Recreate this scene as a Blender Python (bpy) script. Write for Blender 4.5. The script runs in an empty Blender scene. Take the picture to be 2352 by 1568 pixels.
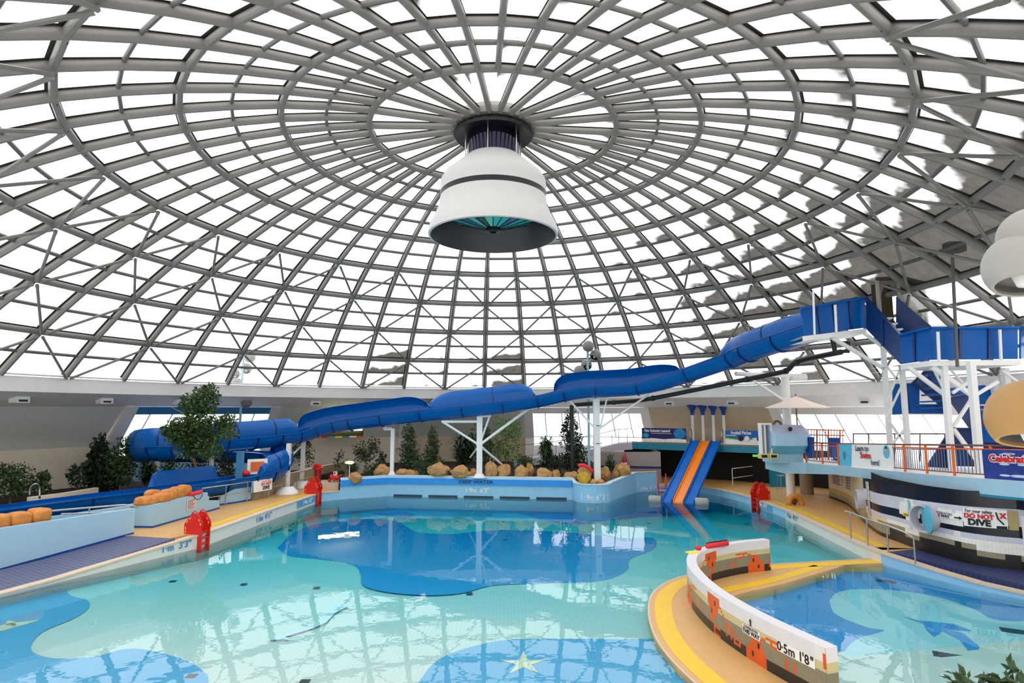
import bpy, bmesh, math, random
from mathutils import Vector, Matrix, noise as mnoise
PI = math.pi
R = math.radians
rnd = random.Random(7)
C = bpy.context.scene.collection
# ---------------------------------------------------------------- camera
CAM = Vector((.334, -22.2, 4.8)); YAW, PITCH, FPX = .017, .114, 1381.0
_f = Vector((math.sin(YAW)*math.cos(PITCH), math.cos(YAW)*math.cos(PITCH), math.sin(PITCH)))
_r = Vector((math.cos(YAW), -math.sin(YAW), 0)); _u = _r.cross(_f)
def ray(x, y): return _f + _r*((x-1176)/FPX) + _u*((784-y)/FPX)
def Z(x, y, z):                     # where a sight line meets the level z
    d = ray(x, y); t = (z-CAM.z)/d.z; return CAM + d*t
def Yp(x, y, Y):                    # ... meets the wall plane y = Y
    d = ray(x, y); t = (Y-CAM.y)/d.y; return CAM + d*t
def RR(x, y, r):                    # ... meets the round wall of radius r
    d = ray(x, y); a = d.x**2+d.y**2; b = 2*(CAM.x*d.x+CAM.y*d.y); c = CAM.x**2+CAM.y**2-r*r
    return CAM + d*((-b+math.sqrt(b*b-4*a*c))/(2*a))
def XY(p): return (p.x, p.y)
cd = bpy.data.cameras.new('camera'); cam = bpy.data.objects.new('camera', cd); C.objects.link(cam)
cd.sensor_width = 36; cd.lens = 36*FPX/2352; cd.clip_start = .1; cd.clip_end = 500
cam.matrix_world = Matrix(((_r.x, _u.x, -_f.x, CAM.x), (_r.y, _u.y, -_f.y, CAM.y), (_r.z, _u.z, -_f.z, CAM.z), (0, 0, 0, 1)))
bpy.context.scene.camera = cam
# ---------------------------------------------------------------- object helpers
def tag(o, label=None, cat=None, group=None, kind=None):
    if label: o['label'] = label
    if cat: o['category'] = cat
    if group: o['group'] = group
    if kind: o['kind'] = kind
    return o
def thing(name, label, cat, loc=(0, 0, 0), group=None, rz=0):
    o = bpy.data.objects.new(name, None); C.objects.link(o); o.location = loc; o.rotation_euler.z = rz
    o.empty_display_size = .2
    return tag(o, label, cat, group)
def copy_tree(o, parent=None):
    c = o.copy(); C.objects.link(c)
    if parent is not None: c.parent = parent
    for ch in [k for k in C.objects if k.parent == o]: copy_tree(ch, c)
    return c
def root_loc(o):
    v = Vector((0, 0, 0))
    while o is not None: v += o.location; o = o.parent
    return v
class MB:
    def __init__(s): s.v = []; s.f = []; s.m = []; s.uv = None
    def add(s, vs, fs, mi=0):
        b = len(s.v); s.v += [tuple(p) for p in vs]
        for f in fs: s.f.append([b+i for i in f]); s.m.append(mi)
    def box(s, c, d, rz=0, mi=0, rx=0, ry=0):
        M = Matrix.Rotation(rz, 3, 'Z') @ Matrix.Rotation(ry, 3, 'Y') @ Matrix.Rotation(rx, 3, 'X'); c = Vector(c)
        vs = [c + M @ Vector((x*d[0]/2, y*d[1]/2, z*d[2]/2)) for z in (-1, 1) for x, y in ((-1, -1), (1, -1), (1, 1), (-1, 1))]
        s.add(vs, [(3, 2, 1, 0), (4, 5, 6, 7), (0, 1, 5, 4), (1, 2, 6, 5), (2, 3, 7, 6), (3, 0, 4, 7)], mi)
    def bar(s, a, b, w, h, mi=0, up=(0, 0, 1)):       # rectangular bar from a to b
        a, b = Vector(a), Vector(b); t = (b-a).normalized(); up = Vector(up)
        x = t.cross(up)
        if x.length < 1e-4: x = t.cross(Vector((0, 1, 0)))
        x.normalize(); y = x.cross(t)
        vs = [p + x*i*w/2 + y*j*h/2 for p in (a, b) for i, j in ((-1, -1), (1, -1), (1, 1), (-1, 1))]
        s.add(vs, [(3, 2, 1, 0), (4, 5, 6, 7), (0, 1, 5, 4), (1, 2, 6, 5), (2, 3, 7, 6), (3, 0, 4, 7)], mi)
    def tube(s, pts, r, n=8, cap=True, mi=0, closed=False, sy=1.0):
        pts = [Vector(p) for p in pts]; N = len(pts); rs = r if isinstance(r, (list, tuple)) else [r]*N
        vs = []; up = None
        for i, p in enumerate(pts):
            if closed: t = pts[(i+1) % N]-pts[i-1]
            else: t = pts[min(i+1, N-1)]-pts[max(i-1, 0)]
            t.normalize()
            if up is None:
                up = Vector((0, 0, 1)) if abs(t.z) < .95 else Vector((1, 0, 0))
            x = t.cross(up)
            if x.length < 1e-5: x = t.orthogonal()
            x.normalize(); y = x.cross(t); up = y
            for k in range(n):
                a = 2*PI*(k+.5)/n; vs.append(p + x*math.cos(a)*rs[i] + y*math.sin(a)*rs[i]*sy)
        fs = []
        for i in range(N if closed else N-1):
            j = (i+1) % N
            for k in range(n): fs.append((i*n+k, i*n+(k+1) % n, j*n+(k+1) % n, j*n+k))
        if cap and not closed: fs += [tuple(range(n-1, -1, -1)), tuple((N-1)*n+k for k in range(n))]
        s.add(vs, fs, mi)
    def lathe(s, prof, c=(0, 0, 0), n=24, mi=0, M=None, a0=0, a1=2*PI):
        c = Vector(c); full = abs(a1-a0-2*PI) < 1e-6; K = n if full else n+1; vs = []
        for r, z in prof:
            for k in range(K):
                a = a0+(a1-a0)*k/n; p = Vector((r*math.cos(a), r*math.sin(a), z))
                vs.append(c + (M @ p if M else p))
        fs = []
        for i in range(len(prof)-1):
            for k in range(n if full else n):
                k2 = (k+1) % K
                if not full and k == K-1: continue
                fs.append((i*K+k, i*K+k2, (i+1)*K+k2, (i+1)*K+k))
        s.add(vs, fs, mi)
    def prism(s, poly, z0, z1, mi=0, side=None, bottom=True):
        n = len(poly); ar = sum(poly[i][0]*poly[(i+1) % n][1]-poly[(i+1) % n][0]*poly[i][1] for i in range(n))
        if ar < 0: poly = poly[::-1]
        g = lambda q, i: q[i] if isinstance(q, (list, tuple)) else q
        vs = [(p[0], p[1], p[2] if len(p) > 3 else z0) for p in poly]+[(p[0], p[1], p[2] if len(p) == 3 else z1) for p in poly]
        s.add(vs, [tuple(range(n, 2*n))]+([tuple(range(n-1, -1, -1))] if bottom else []), mi)
        s.add(vs, [(i, (i+1) % n, n+(i+1) % n, n+i) for i in range(n)], mi if side is None else side)
    def strip(s, A, B, mi=0, closed=False):            # quads between two point rows
        n = len(A); vs = list(A)+list(B)
        s.add(vs, [(i, (i+1) % n, n+(i+1) % n, n+i) for i in range(n if closed else n-1)], mi)
    def wall(s, pts, z0, z1, th, mi=0, cap=None):      # upright wall along a plan polyline, thickness to its left
        n = len(pts); P = [Vector(p[:2]) for p in pts]; Q = []
        for i in range(n):
            t = (P[min(i+1, n-1)]-P[max(i-1, 0)]).normalized(); Q.append(P[i]+Vector((-t.y, t.x))*th)
        g = lambda z, i: z[i] if isinstance(z, (list, tuple)) else z
        rows = [[(p.x, p.y, g(zz, i)) for i, p in enumerate(row)] for row, zz in ((P, z0), (P, z1), (Q, z1), (Q, z0))]
        s.strip(rows[0], rows[1], mi); s.strip(rows[1], rows[2], mi if cap is None else cap)
        s.strip(rows[2], rows[3], mi); s.strip(rows[3], rows[0], mi)
        for i in (0, n-1): s.add([rows[k][i] for k in range(4)], [(0, 1, 2, 3)], mi)
    def blob(s, c, rad, seed=0, sub=3, amp=.25, freq=1.3, flat=None, mi=0, rz=0):
        bm = bmesh.new(); bmesh.ops.create_icosphere(bm, subdivisions=sub, radius=1); c = Vector(c); o = Vector((seed*7.3, seed*3.1, seed))
        M = Matrix.Rotation(rz, 3, 'Z')
        vs = []
        for v in bm.verts:
            d = v.co.normalized(); k = 1+amp*mnoise.noise(d*freq+o)+amp*.5*mnoise.noise(d*freq*2.7+o)+amp*.2*mnoise.noise(d*freq*7+o)
            p = d*k
            if flat: p = Vector([math.copysign(abs(q)**flat, q) for q in p])
            vs.append(c + M @ Vector((p.x*rad[0], p.y*rad[1], p.z*rad[2])))
        bm.verts.index_update(); fs = [[v.index for v in f.verts] for f in bm.faces]; bm.free()
        s.add(vs, fs, mi)
    def build(s, name, mat, parent=None, smooth=False, uv=None, label=None, ang=None):
        me = bpy.data.meshes.new(name); o = bpy.data.objects.new(name, me)
        off = root_loc(parent) if parent is not None else Vector((0, 0, 0))
        me.from_pydata([(a-off.x, b-off.y, c-off.z) for a, b, c in s.v], [], s.f)
        for m in (mat if isinstance(mat, (list, tuple)) else [mat]): me.materials.append(m)
        if any(s.m): me.polygons.foreach_set('material_index', s.m)
        if uv:
            for nm, data in uv.items():
                L = me.uv_layers.new(name=nm); L.data.foreach_set('uv', [q for p in data for q in p])
        if smooth: me.polygons.foreach_set('use_smooth', [True]*len(me.polygons))
        me.validate(); me.update()
        if smooth and ang is not None: me.set_sharp_from_angle(angle=R(ang))
        C.objects.link(o)
        if parent is not None: o.parent = parent
        if label: o['label'] = label
        return o
def struct(o): o['kind'] = 'structure'; return o
# ---------------------------------------------------------------- materials
def lin(c): return tuple((x/255/12.92 if x/255 <= .04045 else ((x/255+.055)/1.055)**2.4) for x in c[:3])+(1.,)
def nd(nt, t, **kw):
    n = nt.nodes.new(t)
    for k, v in kw.items(): setattr(n, k, v)
    return n
def mat(name, rgb, rough=.5, metal=0, var=.06, scale=3., bump=0, bscale=30., emit=0, spec=None, var2=None):
    m = bpy.data.materials.new(name); m.use_nodes = True; nt = m.node_tree; b = nt.nodes['Principled BSDF']
    c = lin(rgb); b.inputs['Roughness'].default_value = rough; b.inputs['Metallic'].default_value = metal
    if spec is not None: b.inputs['Specular IOR Level'].default_value = spec
    tc = nd(nt, 'ShaderNodeTexCoord'); nz = nd(nt, 'ShaderNodeTexNoise'); nz.inputs['Scale'].default_value = scale; nz.inputs['Detail'].default_value = 4
    nt.links.new(tc.outputs['Object'], nz.inputs['Vector'])
    mx = nd(nt, 'ShaderNodeMix', data_type='RGBA'); nt.links.new(nz.outputs['Fac'], mx.inputs['Factor'])
    lo = lin(var2) if var2 else tuple(x*(1-2*var) for x in c[:3])+(1,)
    mx.inputs['A'].default_value = lo; mx.inputs['B'].default_value = tuple(min(1, x*(1+2*var)) for x in c[:3])+(1,)
    nt.links.new(mx.outputs['Result'], b.inputs['Base Color'])
    if bump:
        n2 = nd(nt, 'ShaderNodeTexNoise'); n2.inputs['Scale'].default_value = bscale; n2.inputs['Detail'].default_value = 5
        nt.links.new(tc.outputs['Object'], n2.inputs['Vector'])
        bp = nd(nt, 'ShaderNodeBump'); bp.inputs['Strength'].default_value = bump; bp.inputs['Distance'].default_value = .05
        nt.links.new(n2.outputs['Fac'], bp.inputs['Height']); nt.links.new(bp.outputs['Normal'], b.inputs['Normal'])
    if emit:
        b.inputs['Emission Color'].default_value = c; b.inputs['Emission Strength'].default_value = emit
    return m
def tiled(m, sx, sy, grout=.7, width=.03, use_uv=False):   # darken thin joints of a tile grid
    nt = m.node_tree; b = nt.nodes['Principled BSDF']; src = b.inputs['Base Color'].links[0].from_socket
    tc = nd(nt, 'ShaderNodeTexCoord'); br = nd(nt, 'ShaderNodeTexBrick'); br.offset = 0
    mp = nd(nt, 'ShaderNodeMapping'); nt.links.new(tc.outputs['UV' if use_uv else 'Object'], mp.inputs['Vector'])
    nt.links.new(mp.outputs['Vector'], br.inputs['Vector'])
    br.inputs['Scale'].default_value = 1; br.inputs['Brick Width'].default_value = sx; br.inputs['Row Height'].default_value = sy
    br.inputs['Mortar Size'].default_value = width*min(sx, sy); br.inputs['Color1'].default_value = (1, 1, 1, 1); br.inputs['Color2'].default_value = (.96, .96, .96, 1)
    br.inputs['Mortar'].default_value = (grout, grout, grout, 1)
    mu = nd(nt, 'ShaderNodeMix', data_type='RGBA', blend_type='MULTIPLY'); mu.inputs['Factor'].default_value = 1
    nt.links.new(src, mu.inputs['A']); nt.links.new(br.outputs['Color'], mu.inputs['B']); nt.links.new(mu.outputs['Result'], b.inputs['Base Color'])
    return m
def text(body, name, mt, size, origin, xdir, up, parent, extrude=.002, align='CENTER', bold=0, space=1., sx=1.):
    cu = bpy.data.curves.new(name, 'FONT'); cu.body = body; cu.size = size; cu.extrude = extrude; cu.align_x = align; cu.align_y = 'CENTER'
    cu.offset = bold; cu.space_character = space; cu.resolution_u = 3
    tmp = bpy.data.objects.new('tmp', cu); me = bpy.data.meshes.new_from_object(tmp)
    bpy.data.objects.remove(tmp); me.name = name
    x = Vector(xdir).normalized(); y = Vector(up); y = (y-x*y.dot(x)).normalized(); z = x.cross(y); off = root_loc(parent) if parent is not None else Vector()
    o3 = Vector(origin)-off
    for v in me.vertices: v.co = o3 + x*v.co.x*sx + y*v.co.y + z*v.co.z
    me.materials.clear(); me.materials.append(mt)
    o = bpy.data.objects.new(name, me); C.objects.link(o)
    if parent is not None: o.parent = parent
    return o
def lerp(a, b, t): return a+(b-a)*t
def smooth(a, b, x): t = min(1, max(0, (x-a)/(b-a))); return t*t*(3-2*t)
def catmull(P, n):
    P = [Vector(p) for p in P]; out = []
    for i in range(len(P)-1):
        p0 = P[i-1] if i else P[0]*2-P[1]; p1, p2 = P[i], P[i+1]; p3 = P[i+2] if i+2 < len(P) else P[-1]*2-P[-2]
        for k in range(n):
            t = k/n; out.append(.5*((2*p1)+(p2-p0)*t+(2*p0-5*p1+4*p2-p3)*t*t+(3*p1-p0-3*p2+p3)*t**3))
    return out+[P[-1]]
def resample(P, step):
    P = [Vector(p) for p in P]; out = [P[0].copy()]; acc = 0
    for a, b in zip(P, P[1:]):
        L = (b-a).length; d = step-acc
        while d <= L: out.append(a.lerp(b, d/L)); d += step
        acc = L-(d-step)
    return out
W = dict(
 globedark=mat('dark_pearl_globe', (128, 124, 116), .45, var=.04),  # darker grey for the globes of the two far clusters
 gasket=mat('dark_glazing_gasket', (58, 55, 51), .7),
 slot=mat('pale_red_slot', (250, 150, 110), .5),
 white=mat('white_paint', (242, 240, 238), .45, var=.02), offwhite=mat('off_white_plaster', (240, 235, 230), .7, var=.03),
 steel=mat('grey_painted_steel', (124, 120, 114), .45, var=.07, scale=2), steeldark=mat('thin_grey_steel', (96, 93, 89), .5, var=.06),
 lwhite=mat('white_steel', (240, 238, 236), .35, var=.03), cream=mat('cream_plaster', (240, 224, 200), .8, var=.04), grey=mat('grey_plaster', (222, 220, 214), .8, var=.03),
 beige=mat('beige_plaster', (212, 192, 164), .8, var=.04), tan=mat('tan_deck_tile', (216, 168, 104), .45, var=.05, scale=1.2), yellow=mat('yellow_tile', (240, 192, 16), .4, var=.05),
 lblue=mat('pale_blue_paint', (164, 200, 220), .4, var=.03), blue=mat('royal_blue_paint', (22, 66, 150), .35, var=.06), teal=mat('teal_paint', (20, 130, 160), .4, var=.05),
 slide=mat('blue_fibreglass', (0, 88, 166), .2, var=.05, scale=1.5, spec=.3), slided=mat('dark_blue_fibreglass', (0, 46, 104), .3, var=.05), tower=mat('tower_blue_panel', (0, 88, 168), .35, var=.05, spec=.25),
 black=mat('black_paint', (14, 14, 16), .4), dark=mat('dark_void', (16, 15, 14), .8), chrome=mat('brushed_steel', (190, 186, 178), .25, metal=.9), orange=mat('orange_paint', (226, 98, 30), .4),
 red=mat('red_plastic', (214, 30, 18), .3, var=.05), redpad=mat('red_foam', (232, 44, 56), .6), lip=mat('beige_pool_edge', (212, 190, 164), .6, var=.05),
 soil=mat('dark_soil', (34, 26, 20), .95, var=.2, scale=8, bump=.6), rock=mat('sandstone_rock', (196, 152, 98), .9, var=.25, scale=3, bump=.8, bscale=9, var2=(124, 84, 50)),
 brownrock=mat('painted_brown_rock', (222, 146, 66), .6, var=.1, scale=4, bump=.4, bscale=8, var2=(160, 88, 24)), bark=mat('tan_bark', (140, 104, 66), .9, var=.15),
 leafd=mat('dark_green_leaf', (30, 50, 22), .5, var=.35, scale=5), leafm=mat('mid_green_leaf', (44, 70, 24), .5, var=.35, scale=5), leafb=mat('bright_green_leaf', (84, 118, 44), .5, var=.3, scale=5),
 glassblue=mat('blue_frame_paint', (70, 140, 190), .5), navy=mat('navy_print', (24, 22, 92), .6), cyan=mat('cyan_print', (30, 150, 200), .6), redink=mat('red_print', (206, 26, 30), .6),
 ink=mat('black_print', (18, 18, 20), .6), inkblue=mat('blue_tile_lettering', (70, 130, 180), .5), inkwhite=mat('white_tile_lettering', (246, 246, 246), .5), paper=mat('white_sign_board', (244, 242, 240), .5, var=.02),
 pink=mat('pale_pink_notice', (226, 206, 204), .6), gold=mat('yellow_sign', (246, 214, 50), .5), greenp=mat('green_print', (70, 150, 40), .6), sand=mat('beige_lit_globe', (176, 134, 78), .45, var=.03), globe=mat('pearl_grey_globe', (166, 163, 156), .45, var=.03),
 umbrella=mat('beige_canvas', (236, 218, 200), .8, var=.03), lilac=mat('lilac_grey_paint', (196, 190, 200), .6, var=.03), pipe=mat('black_pipe', (26, 24, 24), .4), peri=mat('periwinkle_grating', (86, 104, 168), .6, var=.06))
# ================================================================ DOME (one ceiling, its members as parts)
NM = 48; RS = 31.469; TB = math.asin(22.5/RS); ZB = 6.443; AZ0 = -.042
THK = [.049, .149, .246, .3435, .441, .533, .623, .713, TB]; DZK = [-.3, -.24, -.138, -.07, 0, 0, 0, 0, 0]
THS = [THK[0], THK[1]]; DZS = DZK[:2]
for i in range(1, 8): THS += [(THK[i]+THK[i+1])/2, THK[i+1]]; DZS += [(DZK[i]+DZK[i+1])/2, DZK[i+1]]
NB = len(THS)                                   # rows: hub, R1, thin, R2, thin ... base
def dome(row, k, off=0.):
    t = THS[row]; a = AZ0+k*2*PI/NM; r = RS+off
    return Vector((r*math.sin(t)*math.sin(a), r*math.sin(t)*math.cos(a), ZB+DZS[row]+r*math.cos(t)-RS*math.cos(TB)))
ceil = bpy.data.objects.new('ceiling', None); C.objects.link(ceil); ceil.location = (0, 0, ZB); struct(ceil)
tag(ceil, 'round glazed dome ceiling of grey steel ribs, rings and white translucent panels', 'dome ceiling')
for k in range(NM):
    m = MB(); pts = [dome(r, k) for r in range(0 if k % 2 else 1, NB)]; rows_ = range(0 if k % 2 else 1, NB); m.tube(pts, [.095+.0022*r for r in rows_], 8, sy=1.35); a = AZ0+k*2*PI/NM; lt = Vector((math.cos(a), -math.sin(a), 0)); lw_ = [.085+.08*smooth(3, 9, r) for r in rows_]
    up = [dome(r, k, .14) for r in range(0 if k % 2 else 1, NB)]; m.strip([p-lt*q for p, q in zip(up, lw_)], [p+lt*q for p, q in zip(up, lw_)], 1); m.build('rib', [W['steel'], W['gasket']], ceil, smooth=True, ang=50)
for row in range(1, NB-1):
    thick = row == 1 or (row % 2 == 1)
    m = MB(); m.tube([dome(row, k, .0 if thick else .08) for k in range(NM)], .105 if thick else .06, 8, closed=True, sy=1.3)
    if thick: A_ = [dome(row, k, .14)*1.0 for k in range(NM)]; D_ = [(dome(row+1, k, .14)-dome(row-1, k, .14)).normalized()*(.11 if row < 4 else .14) for k in range(NM)]; m.strip([p-d for p, d in zip(A_, D_)], [p+d for p, d in zip(A_, D_)], 1, closed=True)
    m.build('ring_beam' if thick else 'glazing_bar', [W['steel'], W['gasket']] if thick else W['steeldark'], ceil, smooth=True, ang=50)
m = MB()                                        # bolt heads beside every joint
for row in range(1, NB-1, 2):
    for k in range(NM):
        p = dome(row, k, -.1); q = dome(row, k+1, -.1); t = (q-p).normalized()
        for s in (-1, 1): m.box(p+t*s*.24, (.05, .05, .05), rz=0)
m.build('bolt_head', W['dark'], ceil)['kind'] = 'stuff'
# diagonal braces from ring 4 down: zigzag on every second rib
prow = [7, 9, 11, 13, 15]
bl = []
for j in range(4):
    for k in range(NM):
        if (k+j) % 2: continue
        kk = k+1
        for s in (-1, 1): bl.append((prow[j], kk, prow[j+1], kk+s))
def brace(m, b):
    a, c = dome(b[0], b[1], -.22), dome(b[2], b[3], -.22); d = (c-a).normalized(); m.tube([a+d*.25, c-d*.25], .06, 6)
    for q in (a+d*.2, c-d*.2): m.tube([q-d*.08, q+d*.08], .07, 6)
bl.sort(key=lambda b: (dome(b[0], b[1])-CAM).length if ((dome(b[0], b[1])+dome(b[2], b[3]))*.5-CAM).dot(_f) > 4 else 99)
for b in bl[:100]:
    m = MB(); brace(m, b); m.build('brace', W['steel'], ceil)
m = MB()
for b in bl[100:]: brace(m, b)
m.build('brace', W['steel'], ceil)['kind'] = 'stuff'
# glazing panels, each darkened from one outer corner by its own level
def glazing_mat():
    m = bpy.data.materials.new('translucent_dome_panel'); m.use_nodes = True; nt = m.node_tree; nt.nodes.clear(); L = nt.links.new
    out = nd(nt, 'ShaderNodeOutputMaterial'); uv = nd(nt, 'ShaderNodeUVMap', uv_map='panel'); gv = nd(nt, 'ShaderNodeUVMap', uv_map='dark_level')
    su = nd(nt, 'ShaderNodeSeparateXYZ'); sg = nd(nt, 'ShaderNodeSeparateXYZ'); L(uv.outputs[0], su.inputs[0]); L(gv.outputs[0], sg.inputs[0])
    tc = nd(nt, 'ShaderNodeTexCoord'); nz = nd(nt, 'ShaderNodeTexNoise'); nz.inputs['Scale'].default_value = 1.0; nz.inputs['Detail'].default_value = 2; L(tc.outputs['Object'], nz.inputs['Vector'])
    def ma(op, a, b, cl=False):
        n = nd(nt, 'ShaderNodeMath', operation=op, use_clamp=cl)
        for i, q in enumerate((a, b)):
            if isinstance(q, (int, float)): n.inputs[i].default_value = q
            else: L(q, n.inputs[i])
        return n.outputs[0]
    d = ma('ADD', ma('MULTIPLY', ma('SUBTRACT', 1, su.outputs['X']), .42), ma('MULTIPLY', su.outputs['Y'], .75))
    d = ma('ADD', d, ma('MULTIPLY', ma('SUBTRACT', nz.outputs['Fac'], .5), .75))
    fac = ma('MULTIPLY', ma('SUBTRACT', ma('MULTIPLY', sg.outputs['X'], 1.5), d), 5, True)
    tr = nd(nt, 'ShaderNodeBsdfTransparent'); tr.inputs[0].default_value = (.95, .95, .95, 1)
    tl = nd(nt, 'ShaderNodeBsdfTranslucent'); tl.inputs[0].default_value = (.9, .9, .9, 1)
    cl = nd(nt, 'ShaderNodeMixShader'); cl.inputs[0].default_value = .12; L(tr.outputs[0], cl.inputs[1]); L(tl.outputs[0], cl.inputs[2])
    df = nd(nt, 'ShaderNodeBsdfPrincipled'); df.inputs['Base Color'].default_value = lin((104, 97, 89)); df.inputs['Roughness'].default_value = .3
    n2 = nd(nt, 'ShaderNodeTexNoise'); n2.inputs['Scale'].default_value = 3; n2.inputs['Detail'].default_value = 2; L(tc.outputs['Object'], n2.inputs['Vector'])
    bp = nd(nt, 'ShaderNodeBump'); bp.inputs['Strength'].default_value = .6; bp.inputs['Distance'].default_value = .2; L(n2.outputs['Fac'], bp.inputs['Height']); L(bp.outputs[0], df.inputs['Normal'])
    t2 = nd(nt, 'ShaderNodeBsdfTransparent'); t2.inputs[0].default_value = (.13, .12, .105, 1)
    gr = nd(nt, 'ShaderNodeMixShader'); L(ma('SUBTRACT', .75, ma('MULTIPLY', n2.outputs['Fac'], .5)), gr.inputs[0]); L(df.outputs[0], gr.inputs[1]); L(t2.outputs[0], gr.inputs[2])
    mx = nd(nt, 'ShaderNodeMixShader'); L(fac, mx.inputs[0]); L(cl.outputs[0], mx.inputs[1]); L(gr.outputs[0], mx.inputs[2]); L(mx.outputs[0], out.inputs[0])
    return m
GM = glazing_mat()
for row in range(NB-1):
    m = MB(); u1 = []; u2 = []
    for k in range(NM):
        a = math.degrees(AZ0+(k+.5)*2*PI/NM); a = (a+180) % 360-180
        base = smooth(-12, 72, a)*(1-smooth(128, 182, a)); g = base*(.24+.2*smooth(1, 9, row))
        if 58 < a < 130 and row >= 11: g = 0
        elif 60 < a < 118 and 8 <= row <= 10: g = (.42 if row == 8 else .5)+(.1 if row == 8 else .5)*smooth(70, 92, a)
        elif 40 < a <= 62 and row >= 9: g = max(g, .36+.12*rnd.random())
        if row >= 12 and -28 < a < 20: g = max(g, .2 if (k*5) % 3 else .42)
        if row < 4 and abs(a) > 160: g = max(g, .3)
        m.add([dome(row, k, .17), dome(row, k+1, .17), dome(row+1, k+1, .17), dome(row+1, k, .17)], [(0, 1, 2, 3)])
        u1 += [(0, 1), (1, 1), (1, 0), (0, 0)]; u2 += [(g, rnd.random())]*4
    m.build('glazing', GM, ceil, uv={'panel': u1, 'dark_level': u2})
m = MB(); m.lathe([(1.3, -.06), (1.62, -.06), (1.62, .32), (1.3, .32), (1.3, -.06)], dome(0, 0)*0+Vector((0, 0, dome(0, 0).z)), 48); m.build('hub_ring', W['steel'], ceil)
# ================================================================ RING BEAM and round wall
AZB = [R(a) for a in (-180, -150, -120, -80, -57.7, -37.5, -16, 5.5, 25.8, 46.5, 74, 110, 145, 180)]
GLASS = {4, 7, 9, 12, 1}
def pol(r, a, z): return Vector((r*math.sin(a), r*math.cos(a), z))
def arc(r, a0, a1, z, n): return [pol(r, lerp(a0, a1, i/n), z) for i in range(n+1)]
def ringband(m, prof, a0, a1, n, mi=0):
    rows = [arc(r, a0, a1, z, n) for r, z in prof]
    for A, B in zip(rows, rows[1:]): m.strip(A, B, mi)
m = MB(); ringband(m, [(22.9, 6.5), (22.5, 6.36), (22.5, 5.66), (25.3, 4.98), (25.3, 5.3), (23.2, 5.9), (22.9, 6.5)], -PI, PI, 144)
beam = struct(m.build('trim_1', W['offwhite'])); tag(beam, 'pale concrete ring beam running round the foot of the dome', 'ring beam')
m = MB(); m.tube(arc(22.46, -PI, PI, 6.46, 144)[:-1], .05, 6, closed=True); tb = m.build('pipe_rail', W['lwhite'], beam, smooth=True)
gl = bpy.data.materials.new('window_glass'); gl.use_nodes = True; nt = gl.node_tree; nt.nodes.clear()
o_ = nd(nt, 'ShaderNodeOutputMaterial'); t_ = nd(nt, 'ShaderNodeBsdfTransparent'); t_.inputs[0].default_value = (.94, .96, .98, 1); g_ = nd(nt, 'ShaderNodeBsdfGlossy'); g_.inputs['Roughness'].default_value = .02
x_ = nd(nt, 'ShaderNodeMixShader'); x_.inputs[0].default_value = .06; nt.links.new(t_.outputs[0], x_.inputs[1]); nt.links.new(g_.outputs[0], x_.inputs[2]); nt.links.new(x_.outputs[0], o_.inputs[0])
SL0, SL1 = (25.2, 4.98), (27.5, 2.7)
wi = wn = 0
for i in range(len(AZB)-1):
    a0, a1 = AZB[i], AZB[i+1]; n = max(8, int((a1-a0)/R(2.5)))
    if i in GLASS:
        wn += 1
        w = bpy.data.objects.new('window_%d' % wn, None); C.objects.link(w); w.location = pol(26.3, (a0+a1)/2, 2.4); struct(w)
        m = MB(); ringband(m, [SL0, SL1, (27.5, 1.9)], a0, a1, n); m.build('glass', gl, w)
        m = MB(); k = max(6, int((a1-a0)/R(2.6)))
        for j in range(1, k): m.bar(pol(25.2, lerp(a0, a1, j/k), 4.95), pol(27.5, lerp(a0, a1, j/k), 2.7), .07, .1)
        m.tube(arc(27.45, a0, a1, 2.7, n), .05, 6); m.tube(arc(27.45, a0, a1, 1.95, n), .08, 6); m.build('glazing_bars', W['lwhite'], w)
        m = MB(); ringband(m, [(25.05, 5.0), (25.45, 4.55), (25.5, 4.6)], a0, a1, n); m.build('head_panel', W['glassblue'] if i == 4 else W['lwhite'], w)
        m = MB(); ringband(m, [(27.5, 1.9), (27.35, 1.9), (27.35, -.6), (27.5, -.6)], a0, a1, n); m.build('sill_wall', W['lblue'] if i < 6 else W['white'], w)
    else:
        wi += 1
        m = MB(); ringband(m, [SL0, SL1], a0, a1, n, 1); ringband(m, [SL1, (27.5, -.6), (27.7, -.6), (27.7, 2.8), (25.4, 5.1), SL0], a0, a1, n, 0)
        o = struct(m.build('wall_%s' % ['back', 'behind', 'side', 'left', 'far_left', 'far', 'far_right', 'right', 'corner', 'end'][wi-1], [W['beige'] if a0 > -.4 else W['cream'], W['beige'] if a0 > -.2 else W['grey']]))
    m = MB()                                       # white pier at the joint
    if i > 0:
        d = R(.75); rows = []
        for aa, q in ((a0-d, 0), (a0-d, .45), (a0+d, .45), (a0+d, 0)):
            rows.append([pol(25.2-q*.6, aa, 4.98), pol(27.5-q, aa, 2.6), pol(27.5-q, aa, -.3)])
        for A, B in zip(rows, rows[1:]): m.strip(A, B)
        p = struct(m.build('trim_%d' % (i+1), W['offwhite'])); tag(p, None, None)
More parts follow.
